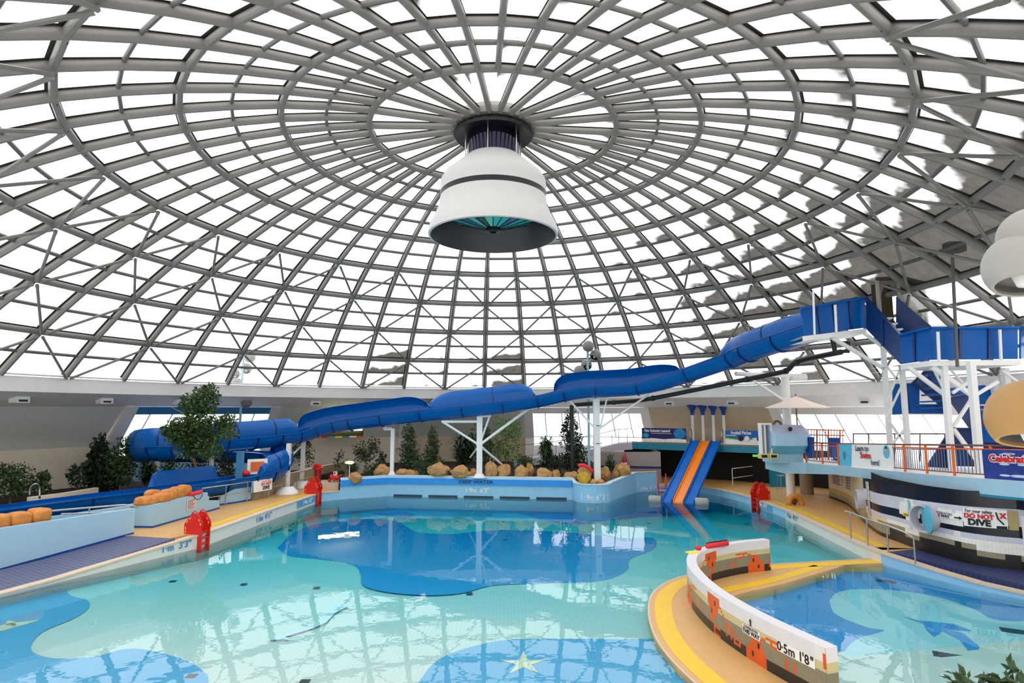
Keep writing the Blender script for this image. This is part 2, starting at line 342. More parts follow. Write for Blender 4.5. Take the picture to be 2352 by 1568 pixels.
# ================================================================ POOL
WZ = -.42; LZ = .1                                  # water level, level of the left-hand deck
far_pts = [XY(Z(x, y, WZ)) for x, y in ((735, 1152), (780, 1147))]+[(-6.6, 15.6), (4.5, 13.9)]
tc_, tr_ = Vector((5.65, 13.7)), 1.12
turret = [(tc_.x+tr_*math.cos(a), tc_.y+tr_*math.sin(a)) for a in [R(q) for q in range(190, 361, 14)]]
rec = [XY(Z(x, y, WZ)) for x, y in ((1462, 1130), (1509, 1128), (1607, 1132), (1654, 1140), (1693, 1149), (1721, 1158), (1740, 1162))]
rightw = [(14.2, 10.5), (14.15, 7.6), (13.6, 2.7), (13.25, -.3), (13.25, -1.25)]
smallw = [(13.8, -3.0), (14.3, -4.2), (15.0, -5.3), (16.4, -7.2), (18.5, -10), (18.5, -15)]
ramp_l = [(-15.6, -8.5), (-13.85, -4.6), (-13.2, -2.9), (-11.15, 1.8)]
leftw = [(-10.75, 7.0)]
POOL = [(-15.6, -15)]+ramp_l+leftw+far_pts+turret+rec+rightw+smallw
SLP = .032
def zfloor(x, y): return WZ-.03-max(0, y+11.5)*SLP
m = MB()
fl = [(x, y, zfloor(x, y)) for x, y in POOL]; m.add(fl, [tuple(range(len(fl)))], 0)
def fp(x, y, lift=.012):                            # sight line met by the sloping pool floor
    d = ray(x, y); t = (WZ-.03-SLP*11.5-CAM.z-SLP*CAM.y)/(d.z+SLP*d.y); p = CAM+d*t; p.z += lift; return p
def patch(px, mi, lift=.005, sub=6, fn=fp):
    ring = catmull([Vector((x, y, 0)) for x, y in px+[px[0]]], sub)[:-1] if sub else [Vector((x, y, 0)) for x, y in px]
    m.add([fn(p.x, p.y, lift) for p in ring], [tuple(range(len(ring)))], mi)
patch([(636, 1258), (690, 1215), (800, 1193), (900, 1195), (935, 1210), (960, 1222), (1040, 1226), (1140, 1217), (1300, 1222), (1420, 1235), (1500, 1236), (1500, 1262), (1448, 1285), (1440, 1310), (1380, 1334), (1240, 1340), (1130, 1345), (1060, 1362), (980, 1367), (890, 1360), (835, 1345), (828, 1318), (810, 1298), (740, 1285), (665, 1277)], 1)
patch([(0, 1385), (60, 1365), (137, 1338), (160, 1366), (200, 1378), (204, 1396), (170, 1420), (100, 1450), (72, 1480), (80, 1500), (130, 1512), (215, 1508), (290, 1490), (350, 1495), (430, 1518), (470, 1545), (478, 1568), (470, 1680), (0, 1680), (-300, 1560), (-200, 1440)], 2)
patch([(960, 1568), (1000, 1520), (1060, 1492), (1160, 1470), (1300, 1467), (1420, 1468), (1560, 1480), (1640, 1600), (1500, 1700), (1100, 1700), (950, 1640)], 2)
patch([(780, 1166), (880, 1157), (1000, 1156), (1030, 1172), (1180, 1178), (1250, 1195), (1320, 1205), (1400, 1195), (1500, 1186), (1560, 1182), (1640, 1175), (1700, 1165), (1600, 1140), (1300, 1140), (1000, 1128), (800, 1138)], 1)
patch([(-40, 1450), (20, 1432), (60, 1428), (92, 1424), (60, 1434), (30, 1442), (0, 1450)], 3, .01, 3)
patch([(12, 1436), (18, 1426), (32, 1428), (36, 1438)], 3, .01, 3)
patch([(605, 1471), (640, 1462), (720, 1432), (745, 1410), (770, 1388), (800, 1392), (770, 1408), (748, 1430), (705, 1448), (655, 1463), (675, 1469), (650, 1469)], 4, .01, 2)
patch([(860, 1178), (930, 1176), (955, 1184), (930, 1188), (860, 1182)], 1, .01, 2)
for x, y in ((397, 1335), (560, 1342), (727, 1350), (1078, 1363), (1161, 1240), (1051, 1197), (947, 1194), (1156, 1198), (1490, 1202), (1716, 1203), (666, 1218), (440, 1553), (700, 1566)):
    p = fp(x, y, .012); a = .1; m.add([(p.x-a, p.y-a, p.z), (p.x+a, p.y-a, p.z), (p.x+a, p.y+a, p.z), (p.x-a, p.y+a, p.z)], [(0, 1, 2, 3)], 5)
patch([(1203+q*math.cos(R(a)+.3)*1.25, 1524+q*math.sin(R(a)+.3)*.62) for a, q in [(36*k, (14, 46)[k % 2]) for k in range(10)]], 6, .01, 0)
pale = tiled(mat('pale_pool_tile', (212, 206, 196), .5, var=.02), .1, .1, .86, .08); ptb = tiled(mat('blue_pool_tile', (10, 142, 196), .5, var=.03), .1, .1, .86, .08)
ptl = tiled(mat('light_blue_pool_tile', (62, 156, 200), .5, var=.03), .1, .1, .86, .08)
floor = struct(m.build('pool_floor', [pale, ptb, ptl, mat('sand_mosaic', (206, 200, 170), .6), mat('grey_blue_mosaic', (178, 204, 210), .6), mat('drain_grille', (16, 40, 48), .6), mat('sand_star_mosaic', (206, 204, 176), .6)]))
tag(floor, 'sloping tiled floor of the lagoon pool with blue patches and mosaic fish', 'pool floor')
# side walls of the basin with a tiled band above the water
m = MB(); tall = [0.]*len(POOL)
tops = {}
for i, p in enumerate(POOL):
    tops[i] = LZ if p[0] < -9 and p[1] > 1.5 else 0.
tops[0] = tops[1] = WZ+.1; tops[2] = WZ+.1; tops[3] = WZ+.14
n0 = len(ramp_l)+1
iF = n0+len(leftw)
for i in range(iF+1, iF+4+len(turret)+1): tops[i] = .85
tops[iF+1] = .55
for i in range(iF+4, iF+4+len(turret)): tops[i] = .62
iS = len(POOL)-len(smallw); tops[iS-1] = 0
for i, z in zip(range(iS, len(POOL)), (-.12, -.2, -.24, -.3, -.3, -.3)): tops[i] = z
th = .25
def offset(pts, d):
    out = []; n = len(pts)
    for i in range(n):
        a, b = Vector(pts[max(i-1, 0)]), Vector(pts[min(i+1, n-1)]); t = (b-a).normalized(); out.append((pts[i][0]-t.y*d, pts[i][1]+t.x*d))
    return out
OUT = offset(POOL, .28); fw = mat('pale_wall_tile', (222, 216, 208), .45, var=.03)
lbw = mat('blue_rendered_basin_wall', (150, 200, 228), .4, var=.05)
for i in range(len(POOL)-1):
    a, b, c, d = POOL[i], POOL[i+1], OUT[i+1], OUT[i]; za, zb = tops[i], tops[i+1]
    if abs(za-zb) > .3 and i >= n0-1: za = zb = min(za, zb) if i < iF+2 else max(za, zb)
    blue = iF <= i < iS-4 or i >= iS-1
    mi = 1 if blue else 0
    z0 = -3.4
    m.add([(a[0], a[1], z0), (b[0], b[1], z0), (b[0], b[1], zb-.06), (a[0], a[1], za-.06)], [(0, 1, 2, 3)], mi)
    ln = Vector((b[0]-a[0], b[1]-a[1])).normalized(); q = Vector((ln.y, -ln.x))*.045
    m.add([(a[0], a[1], za-.06), (b[0], b[1], zb-.06), (a[0]+q.x, a[1]+q.y, za-.05), (b[0]+q.x, b[1]+q.y, zb-.05), (a[0]+q.x, a[1]+q.y, za), (b[0]+q.x, b[1]+q.y, zb), (c[0], c[1], zb+.002), (d[0], d[1], za+.002)],
          [(0, 1, 3, 2), (2, 3, 5, 4), (4, 5, 6, 7)], 2 if not (iF+1 <= i < iF+4+len(turret)) else 3)
basin = struct(m.build('pool_wall', [fw, lbw, W['lip'], mat('pale_blue_coping', (196, 222, 236), .5, var=.04)]))
tag(basin, 'tiled side wall of the lagoon pool with rounded beige edge', 'pool wall')
# water body
m = MB(); inset = [(x, y) for x, y in POOL]; m.prism(inset, -3.3, WZ)
wm = bpy.data.materials.new('pool_water'); wm.use_nodes = True; nt = wm.node_tree; nt.nodes.clear(); L = nt.links.new
out = nd(nt, 'ShaderNodeOutputMaterial'); tr = nd(nt, 'ShaderNodeBsdfTransparent'); gs = nd(nt, 'ShaderNodeBsdfGlossy'); gs.inputs['Roughness'].default_value = .015
fr = nd(nt, 'ShaderNodeFresnel'); fr.inputs['IOR'].default_value = 1.33; mx = nd(nt, 'ShaderNodeMixShader')
tcw = nd(nt, 'ShaderNodeTexCoord'); nw = nd(nt, 'ShaderNodeTexNoise'); nw.inputs['Scale'].default_value = 1.3; nw.inputs['Detail'].default_value = 3; bw = nd(nt, 'ShaderNodeBump'); bw.inputs['Strength'].default_value = .035; bw.inputs['Distance'].default_value = .1
L(tcw.outputs['Object'], nw.inputs['Vector']); L(nw.outputs['Fac'], bw.inputs['Height']); L(bw.outputs[0], gs.inputs['Normal'])
gn = nd(nt, 'ShaderNodeNewGeometry'); mm = nd(nt, 'ShaderNodeMath', operation='SUBTRACT'); mm.inputs[0].default_value = 1; L(gn.outputs['Backfacing'], mm.inputs[1]); m2 = nd(nt, 'ShaderNodeMath', operation='MULTIPLY'); L(fr.outputs[0], m2.inputs[0]); L(mm.outputs[0], m2.inputs[1])
L(m2.outputs[0], mx.inputs[0]); L(tr.outputs[0], mx.inputs[1]); L(gs.outputs[0], mx.inputs[2]); L(mx.outputs[0], out.inputs['Surface'])
va = nd(nt, 'ShaderNodeVolumeAbsorption'); va.inputs['Color'].default_value = (.2, .895, .957, 1); va.inputs['Density'].default_value = .95; L(va.outputs[0], out.inputs['Volume'])
wo = struct(m.build('water', wm)); tag(wo, 'still clear turquoise water of the lagoon pool', 'water')
# peninsula between the two pools
pen_out = [(13.4, -.55), (11.2, -.95), (9.4, -1.3), (8.0, -1.75), (6.7, -2.3), (5.5, -3.15), (4.6, -4.5), (4.1, -6.1), (3.85, -7.8), (3.9, -9.4), (4.3, -11.5), (5.2, -15)]
pen_in = [(7.2, -15), (6.75, -11.0), (6.3, -9.3), (6.15, -7.6), (6.25, -5.9), (6.55, -5.0), (7.1, -4.55), (8.8, -3.6), (11.2, -1.95), (12.0, -1.35), (13.4, -1.3)]
pen = pen_out+pen_in
PZ = -.36
m = MB(); m.prism(pen, -3.3, PZ)
def band(m, pts, d0, d1, z, mi):
    A, B = offset(pts, d0), offset(pts, d1); m.strip([(x, y, z) for x, y in A], [(x, y, z) for x, y in B], mi)
po = [XY(p) for p in resample(catmull([Vector((x, y, 0)) for x, y in pen_out], 6), .25)]
band(m, po, .05, -.0, PZ+.004, 2); band(m, po, .18, .62, PZ+.004, 1)
pi_ = [XY(p) for p in resample(catmull([Vector((x, y, 0)) for x, y in pen_in[4:9]], 6), .25)]
band(m, pi_, .25, .62, PZ+.004, 1)
pth = struct(m.build('path', [tiled(W['tan'], .1, .1, .93, .06), W['yellow'], W['lip']])); tag(pth, 'tan tiled tongue of deck with yellow stripes between the two pools', 'path')
# small pool: its own flat floor inside the basin
m = MB(); sp = [(x, y, WZ-.2) for x, y in [(5.2, -15), (6.0, -9), (5.9, -5.6), (6.7, -4.3), (11.2, -1.6), (13.25, -1.0), (13.8, -3.0), (14.3, -4.2), (15.0, -5.3), (16.4, -7.2), (18.5, -10), (18.5, -15)]]
m.add(sp, [tuple(range(len(sp)))], 0)
fs = lambda x, y, l: Z(x, y, WZ-.2+l)
patch([(1905, 1378), (1930, 1358), (2000, 1352), (2080, 1358), (2160, 1372), (2240, 1400), (2300, 1425), (2500, 1440), (2600, 1600), (2352, 1640), (2100, 1640), (1990, 1568), (1945, 1510), (1945, 1488), (1975, 1465), (2030, 1448), (1990, 1440), (1920, 1410)], 1, .005, 6, fs)
patch([(2072, 1415), (2110, 1424), (2190, 1432), (2235, 1449), (2185, 1446), (2215, 1455), (2250, 1485), (2235, 1515), (2240, 1522), (2298, 1536), (2240, 1530), (2215, 1532), (2228, 1500), (2205, 1470), (2165, 1450), (2145, 1462), (2128, 1446), (2120, 1432)], 0, .01, 0, fs)
patch([(1965, 1512), (2010, 1505), (2060, 1530), (2040, 1570), (1990, 1550)], 2, .03, 4, fs) if 0 else None
for x, y, w in ((2035, 1334, .28), (2188, 1507, .36), (2340, 1450, .36)):
    p = fs(x, y, .014); q = Vector((.87, -.5, 0)); t = Vector((.5, .87, 0)); m.add([p+q*i*w+t*j*w*.5 for i, j in ((-1, -1), (1, -1), (1, 1), (-1, 1))], [(0, 1, 2, 3)], 2)
sf = struct(m.build('small_pool_floor', [tiled(mat('mid_blue_pool_tile', (20, 140, 204), .5, var=.03), .1, .1, .86, .08), tiled(mat('pale_blue_pool_tile', (170, 206, 212), .5, var=.02), .1, .1, .86, .08), mat('dark_drain', (20, 52, 62), .6)]))
tag(sf, 'flat blue floor of the small pool with pale patch and dolphin mosaic', 'pool floor')
# decks
rim = offset(POOL, .26)
lr = rim[n0-1:iF+2]                               # along the left lip from the near ladder
dl = [(-11.95, .95), (-13.7, 1.45), (-15.2, 1.6), (-15.2, 9), (-13.6, 12), (-12.8, 16), (-11, 21), (-8.4, 18.6), (-8.9, 15)]
m = MB(); m.prism(lr+[(-8.9, 15)]+dl[:-1][::-1], -3.3, LZ)
yl = offset(lr[:3], .12); band(m, [lr[0], (lr[1][0], lr[1][1]), lr[2]], .12, .5, LZ+.004, 1)
dk = struct(m.build('floor_left', [tiled(W['tan'].copy(), .1, .1, .94, .06), W['yellow']])); tag(dk, 'tan tiled deck with yellow stripe along the left side of the pool', 'deck')
rr = rim[iF+4+len(turret)-1:iS]
m = MB(); m.prism(rr+[(14.9, -.75), (16.3, -.9), (27, 0), (27.4, 4), (26, 9), (22, 16.5), (16, 22), (8, 26), (7, 19)], -3.3, 0)
ry = [p for p in rr if p[0] > 13.2 and p[1] < 11.3]; ry = ry[:-1]; band(m, ry, .12, .5, .004, 1)
dk = struct(m.build('floor_right', [W['tan'], W['yellow']])); tag(dk, 'tan tiled deck with yellow stripe along the right side of the pool', 'deck')
m = MB(); m.prism([(13.52, -.5), (13.52, -.9), (14.6, -3.4), (15.3, -5.2), (16.7, -7.0), (18.8, -9.9), (22, -12), (19, -7), (17.2, -4.5), (15.3, -.85), (14.9, -.75)], -3.3, 0)
for i, p in enumerate(m.v[:]):
    if p[2] > -1: m.v[i] = (p[0], p[1], -.0+min(0, (p[1]+.9)*.032))
rm_ = W['peri']; 
def ridged(m, ang, sc):
    nt = m.node_tree; b = nt.nodes['Principled BSDF']; src = b.inputs['Base Color'].links[0].from_socket
    tc = nd(nt, 'ShaderNodeTexCoord'); mp = nd(nt, 'ShaderNodeMapping'); mp.inputs['Rotation'].default_value = (0, 0, ang); wv = nd(nt, 'ShaderNodeTexWave'); wv.bands_direction = 'X'; wv.inputs['Scale'].default_value = sc
    nt.links.new(tc.outputs['Object'], mp.inputs[0]); nt.links.new(mp.outputs[0], wv.inputs['Vector'])
    mr = nd(nt, 'ShaderNodeMapRange'); mr.inputs['To Min'].default_value = .62; nt.links.new(wv.outputs['Fac'], mr.inputs[0])
    mu = nd(nt, 'ShaderNodeMix', data_type='RGBA', blend_type='MULTIPLY'); mu.inputs['Factor'].default_value = 1; nt.links.new(src, mu.inputs['A']); nt.links.new(mr.outputs[0], mu.inputs['B']); nt.links.new(mu.outputs['Result'], b.inputs['Base Color'])
    return m
g1 = ridged(mat('blue_ramp_grating', (50, 60, 112), .6), R(60), 2.); g2 = ridged(mat('periwinkle_ramp_grating', (94, 98, 132), .6), R(-62), 2.)
rp = struct(m.build('ramp', g1)); tag(rp, 'dark blue ridged ramp between the small pool and the tiled mural wall', 'ramp')
m = MB(); lp = [XY(Vector(q)) for q in OUT[1:n0]]
poly = [lp[0], lp[1], lp[2], (-11.75, .95), (-13.75, 1.6), (-15.1, -1.1), (-18.0, -8.0)]
zz = [WZ+.06, WZ+.06, WZ+.12, LZ, LZ, LZ-.27, -.5]
n = len(poly); ix = len(m.v); vs = [(p[0], p[1], z) for p, z in zip(poly, zz)]+[(p[0], p[1], -3.3) for p in poly]
m.add(vs, [tuple(range(n))[::-1]]+[(i, (i+1) % n, n+(i+1) % n, n+i) for i in range(n)])
rp = struct(m.build('ramp', g2)); tag(rp, 'periwinkle ridged ramp sloping down beside the pale blue wall', 'ramp')
# soil beds behind the far wall and on the left
m = MB(); far_o = rim[iF+1:iF+4]+[(7, 19), (8, 26)]
bed = far_o+[pol(27.3, a, 0)[:2] for a in [R(q) for q in range(16, -26, -6)]]+[(-8.6, 19)]
m.prism([tuple(p[:2]) for p in bed], -3, .72)
sb = struct(m.build('soil_bed', W['soil'])); tag(sb, 'dark soil bed planted behind the far pool wall', 'planting bed')
m = MB(); bed = [(-16.2, -1), (-16.2, 10), (-14, 13.2), (-13, 17.5), (-10.8, 21.5)]+[pol(27.3, R(q), 0)[:2] for q in range(-26, -100, -6)]+[(-27, -4)]
m.prism([tuple(p[:2]) for p in bed], -3, .45)
sb = struct(m.build('soil_bed', W['soil'])); tag(sb, 'dark soil bed along the left wall behind the flume', 'planting bed')
# outer ground that the windows look out over
m = MB(); m.lathe([(27.8, -.7), (120, -.7)], n=64); gd = struct(m.build('ground', mat('pale_frosted_ground', (226, 228, 232), .9))); tag(gd, 'pale ground outside the windows', 'ground')
# ================================================================ light
w = bpy.data.worlds.new('overcast'); bpy.context.scene.world = w; w.use_nodes = True; b = w.node_tree.nodes['Background']; b.inputs[0].default_value = (.97, .985, 1, 1); b.inputs[1].default_value = 2.4
vs = bpy.context.scene.view_settings; vs.view_transform = 'Standard'; vs.look = 'None'; vs.exposure = 0.0; vs.gamma = 1
cy = bpy.context.scene.cycles; cy.max_bounces = 8; cy.diffuse_bounces = 5; cy.glossy_bounces = 4; cy.transparent_max_bounces = 16; cy.sample_clamp_indirect = 8
def proj(p):
    d = Vector(p)-CAM; w = d.dot(_f); return 1176+FPX*d.dot(_r)/w, 784-FPX*d.dot(_u)/w, w
# ================================================================ PENDANT under the hub
t = thing('ventilation_pendant', 'huge white bell shaped pendant with black band hanging from the centre of the dome', 'pendant light', (0, 0, 15.3))
m = MB(); m.lathe([(1.02, 15.5), (1.5, 15.45), (1.54, 15.34), (1.48, 15.26), (1.02, 15.32), (1.02, 15.5)], n=48); m.build('ceiling_plate', W['black'], t, smooth=True, ang=40)
m = MB(); m.lathe([(1.02, 15.5), (1.02, 14.3)], n=40); m.build('duct', mat('dark_gloss_duct', (26, 24, 46), .12, metal=.6), t, smooth=True)
for k in range(6):
    a = R(k*60+20); m = MB(); m.tube([(1.12*math.cos(a), 1.12*math.sin(a), 15.5), (1.12*math.cos(a), 1.12*math.sin(a), 14.3)], .025, 6); m.build('hanger_rod', W['chrome'], t)
m = MB(); m.lathe([(.9, 14.42), (1.04, 14.42), (1.2, 14.28), (1.86, 13.7), (1.99, 13.48), (2.02, 13.25), (2.02, 12.98), (1.9, 12.98)], n=64); PW = mat('pendant_white', (206, 203, 200), .5, var=.02); m.build('upper_hood', PW, t, smooth=True, ang=35)
m = MB(); m.lathe([(1.9, 13.0), (2.0, 13.0), (2.0, 12.79), (1.9, 12.79)], n=64); m.build('black_band', W['black'], t, smooth=True, ang=35)
m = MB(); m.lathe([(1.9, 12.78), (2.02, 12.78), (2.04, 12.5), (2.2, 12.1), (2.38, 11.75), (2.45, 11.5), (2.45, 11.36), (2.36, 11.34)], n=64); m.build('lower_hood', PW, t, smooth=True, ang=35)
m = MB(); m.lathe([(2.37, 11.33), (2.28, 11.6), (2.05, 12.0), (1.85, 12.6), (1.4, 12.7), (0, 12.7)], n=64); m.build('inner_shell', mat('dark_grey_lining', (44, 46, 50), .4), t, smooth=True, ang=35)
m = MB(); n = 16; ap = Vector((0, 0, 11.55))
for k in range(n):
    a, b = 2*PI*k/n, 2*PI*(k+1)/n; m.add([ap, (1.86*math.cos(a), 1.86*math.sin(a), 12.2), (1.86*math.cos(b), 1.86*math.sin(b), 12.2)], [(0, 2, 1)], (0, 0, 1, 0, 2, 3)[k % 6])
cone = m.build('glass_cone', [mat('teal_glass', (70, 176, 166), .08, spec=.8), mat('blue_glass', (20, 96, 150), .08, spec=.8), mat('smoked_glass', (40, 44, 48), .06, spec=.8), mat('green_glass', (96, 196, 170), .08, spec=.8)], t)
m = MB()
for k in range(n):
    a = 2*PI*k/n; m.tube([(0, 0, 11.54), (1.87*math.cos(a), 1.87*math.sin(a), 12.19)], .018, 5)
m.lathe([(.12, 11.5), (.3, 11.55), (.3, 11.66), (.12, 11.7)], n=16); m.build('cone_rib', W['black'], cone)
# ================================================================ FLUME
F = [(1905, 738, 3.6), (1742, 792, 7.6), (1667, 820, 10.), (1483, 877, 13), (1333, 889, 13.8), (1233, 910, 14.2), (1100, 929, 14.4), (950, 944, 15), (817, 961, 15.6), (750, 972, 15.6), (683, 992, 15), (600, 1002, 13), (500, 1012, 10.8), (410, 1022, 9.6), (352, 1026, 9.8), (322, 1030, 11.5), (345, 1034, 14.6), (420, 1036, 16.3), (520, 1037, 16.6), (600, 1039, 15.6), (636, 1047, 15), (642, 1064, 13.4), (604, 1084, 11.7), (524, 1100, 9.6), (369, 1122, 6.6), (198, 1142, 4.1), (0, 1168, 1.7), (-150, 1187, .3)]
cp = catmull([Yp(*q) for q in F], 16)               # 16 steps per control point
fl = thing('water_flume', 'long royal blue water flume winding from the tower across the far side into a loop', 'water slide', tuple(Yp(1333, 889, 13.8)))
frames = []
for i, p in enumerate(cp):
    tt = (cp[min(i+1, len(cp)-1)]-cp[max(i-1, 0)]); tt.normalize(); sd = tt.cross(Vector((0, 0, 1))).normalized(); frames.append((p, sd, sd.cross(tt)))
RT = .64
def sec(i, prof): p, s, u = frames[i]; return [p+s*a+u*b for a, b in prof]
trough = [(RT*math.cos(a), RT*math.sin(a)) for a in [PI+PI*k/14 for k in range(15)]]
outer = [(1.07*a, 1.07*b) for a, b in trough[::-1]]
full = [(-RT-.12, .0), (-RT-.12, .05), (-RT+.02, .05)]+trough+[(RT-.02, .05), (RT+.12, .05), (RT+.12, 0)]+outer
def loft(m, idx, prof_fn, closed=True):
    rows = [sec(i, prof_fn(i)) for i in idx]
    for A, B in zip(rows, rows[1:]): m.strip(A, B, closed=closed)
    if closed:
        for r_ in (rows[0], rows[-1]): m.add(r_, [tuple(range(len(r_)))])
step = 20
for a in range(0, len(cp)-1, step):
    b = min(a+step, len(cp)-1); m = MB(); loft(m, range(a, b+1), lambda i: full); s_ = m.build('trough', W['slide'], fl, smooth=True, ang=40)
    for q in ((a+b)//2, b):
        if q >= len(cp)-1: continue
        m = MB(); rows = [[p+(frames[q][0]-frames[q][0]) for p in sec(q, [(k*x, k*y) for x, y in trough])] for k in (1.07, 1.17)]
        tt = (cp[q+1]-cp[q]).normalized()*.035
        m.strip([p-tt for p in rows[0]], [p-tt for p in rows[1]]); m.strip([p-tt for p in rows[1]], [p+tt for p in rows[1]]); m.strip([p+tt for p in rows[1]], [p+tt for p in rows[0]])
        m.build('joint_flange', W['slided'], s_)
for u0, u1, sd, hh in ((0, 2.02, -1, .8), (2.58, 4.63, 1, 1), (5.05, 6.77, -1, 1), (6.77, 9.95, 1, 1), (10.12, 17, -1, 1.), (19.2, 22.4, -1, .95), (23., 24.08, 1, .75)):
    i0, i1 = int(u0*16), int(u1*16)
    def prof(i, i0=i0, i1=i1, sd=sd, hh=hh):
        e = min(1, max(0, min(i-i0, i1-i)/(2.5 if hh == .75 else 7))); e = math.sqrt(1-(1-e)**2)*hh+.02
        pts = [(RT+.02, .05), (RT+.05, .3*e), (RT+.02, .55*e), (RT-.09, .78*e), (RT-.27, .94*e)]
        if hh < .9 and sd > 0: pts = [(RT+.02, .05), (RT+.05, .3*e), (RT+.1, .6*e), (RT+.13, .8*e), (RT+.16, .94*e)]
        q = pts+[(x-.045, y-.01) for x, y in pts[::-1]]
        return [(sd*x, y) for x, y in q]
    m = MB(); loft(m, range(i0, i1+1), prof); sw = m.build('side_shield', W['slide'], fl, smooth=True, ang=45)
    k = i0+12
    while k < i1-6:
        m = MB(); pr = [(x+(.03*sd), y) for x, y in prof(k)[:5]]; rows = []
        tt = (cp[k+1]-cp[k]).normalized()*.035
        A = sec(k, pr); m.strip([p-tt for p in A], [p+tt for p in A]); B = sec(k, prof(k)[:5]); m.strip([p-tt for p in B], [p-tt for p in A]); m.strip([p+tt for p in A], [p+tt for p in B])
        m.build('shield_rib', W['slided'], sw); k += 14
def at_px(px): return min(range(10, 14*16), key=lambda i: abs(proj(cp[i])[0]-px))
# square sticker and small red buffer on the flume's lower turn
tag((lambda m: (m.box(Yp(591, 1071, 10.9), (1., .04, .8), rz=.5), m.build('caution_sign', [W['paper']]))[1])(MB()), 'white square sign with orange panel fixed on the lower turn of the flume', 'sign')
q = bpy.data.objects['caution_sign']; m = MB(); m.box(Yp(591, 1071, 10.86), (.65, .04, .5), rz=.5); m.build('panel', W['orange'], q)
m = MB(); m.blob(Yp(562, 1086, 10.6), (.28, .2, .16), 4, 2); tag(m.build('rubber_buffer', W['red'], smooth=True), 'small red buffer lying at the inner edge of the flume run-out', 'buffer')
# ---- supports
def support(name, label, px, row0, Y, zb, arms, w=.3, foot=True, round_=False, tubes=()):
    b = Yp(px, row0, Y); b.z = zb; i = at_px(px); top = cp[i]; ztop = arms[0] if arms else top.z-.75
    t = thing('flume_support', label, 'support post', (b.x, b.y, zb), 'white posts carrying the blue flume')
    m = MB()
    if round_: m.tube([b, (b.x, b.y, ztop)], w/2, 20)
    else: m.box((b.x, b.y, (zb+ztop)/2), (w, w, ztop-zb))
    m.build('post', W['lwhite'], t, smooth=round_, ang=40)
    if foot: m = MB(); m.lathe([(w*.52, .28), (w*.9, .12), (w*1.25, 0), (0, 0)] if not foot == 2 else [(.3, .4), (.6, .12), (.64, 0)], (b.x, b.y, zb), 16); m.build('base_plate', W['lwhite'], t, smooth=True, ang=40)
    for a, c, r_ in tubes: m = MB(); m.tube([a, c], r_, 10); m.build('arm', W['lwhite'], t, smooth=True, ang=50)
    return t, b
b1 = Yp(1101, 1097, 14.6); ax = b1.x
def P14(x, y, Y=14.5): return Yp(x, y, Y)
j = P14(1101, 1022, 14.5)
support('a', 'tall white post with spreading arms standing on the middle of the far pool wall', 1101, 1097, 14.6, .8, (P14(1101, 952).z,), .34, tubes=[(P14(1101, 968), P14(1014, 968), .085), (j, P14(1016, 968), .07), (j, P14(1215, 938), .085), (P14(1101, 955), P14(1128, 955), .07), (j+Vector((0, .2, 0)), P14(1124, 957), .06), (j, P14(1152, 1066, 16), .07), (j, P14(1080, 1050, 16), .05), (P14(1195, 942), P14(1232, 936), .06)])
b2 = Yp(1372, 1097, 14.1)
t2, _ = support('b', 'tall white post in the round turret with long arms to the flume', 1372, 1097, 14.1, .62, (P14(1372, 893, 14.1).z,), .36, foot=False, tubes=[(P14(1372, 893, 14), P14(1528, 894, 13.4), .075), (P14(1372, 987, 14), P14(1490, 906, 13.4), .06), (P14(1300, 913, 14), P14(1395, 913, 14), .08), (P14(1305, 916, 14), P14(1368, 985, 14), .06), (P14(1395, 910, 14), P14(1378, 985, 14), .05)])
for r_ in (977, 1018):
    m = MB(); m.lathe([(.27, -.02), (.29, 0), (.27, .02)], P14(1372, r_, 14.1), 4); m.build('strap', W['ink'], t2)
support('c', 'slim white post with a short crank arm at the left end of the far wall', 900, 1092, 15.9, .8, (Yp(900, 984, 15.9).z,), .22, tubes=[(Yp(900, 985, 15.9), Yp(882, 985, 15.9), .1), (Yp(883, 985, 15.9), Yp(883, 974, 15.9), .1)])
t3, b3 = support('d', 'white post with a flared foot at the pool edge carrying an arm to the right', 693, 1116, 15.9, LZ, (Yp(693, 1003, 15.9).z,), .22, foot=2, tubes=[(Yp(693, 1003, 15.9), Yp(730, 1000, 15.6), .1)])
t4, b4 = support('e', 'shorter white post with a flared foot nearest the left railing', 659, 1131, 13.1, LZ, (Yp(659, 1018, 13.1).z,), .22, foot=2, tubes=[(Yp(660, 1055, 13.1), Yp(690, 1026, 15.8), .06)])
support('f', 'thick round white column with a cross arm rising beside the pale blue cabin', 1817, 1140, 12.0, 0, (Yp(1817, 855, 12).z,), .46, foot=False, round_=True, tubes=[(Yp(1817, 866, 12), Yp(1851, 866, 12), .2), (Yp(1817, 863, 12), Yp(1690, 858, 10.6), .12), (Yp(1810, 925, 12), Yp(1712, 862, 10.6), .07)])
support('g', 'short pale stub post under the loop left of the tree trunk', 357, 1095, 10.6, .45, (Yp(357, 1060, 10.6).z,), .26, foot=False, round_=True)
support('h', 'short pale stub post under the loop right of the tree trunk', 484, 1080, 11.2, .45, (Yp(484, 1047, 11.2).z,), .26, foot=False, round_=True)
support('i', 'blue grey stub post standing inside the flume loop', 550, 1090, 10.4, .45, (Yp(550, 1036, 10.4).z,), .3, foot=False)
C.objects[-1]
for o in C.objects:
    if o.name.startswith('flume_support') and 'blue grey' in o['label']:
        for ch in C.objects:
            if ch.parent == o: ch.data.materials.clear(); ch.data.materials.append(W['glassblue'])
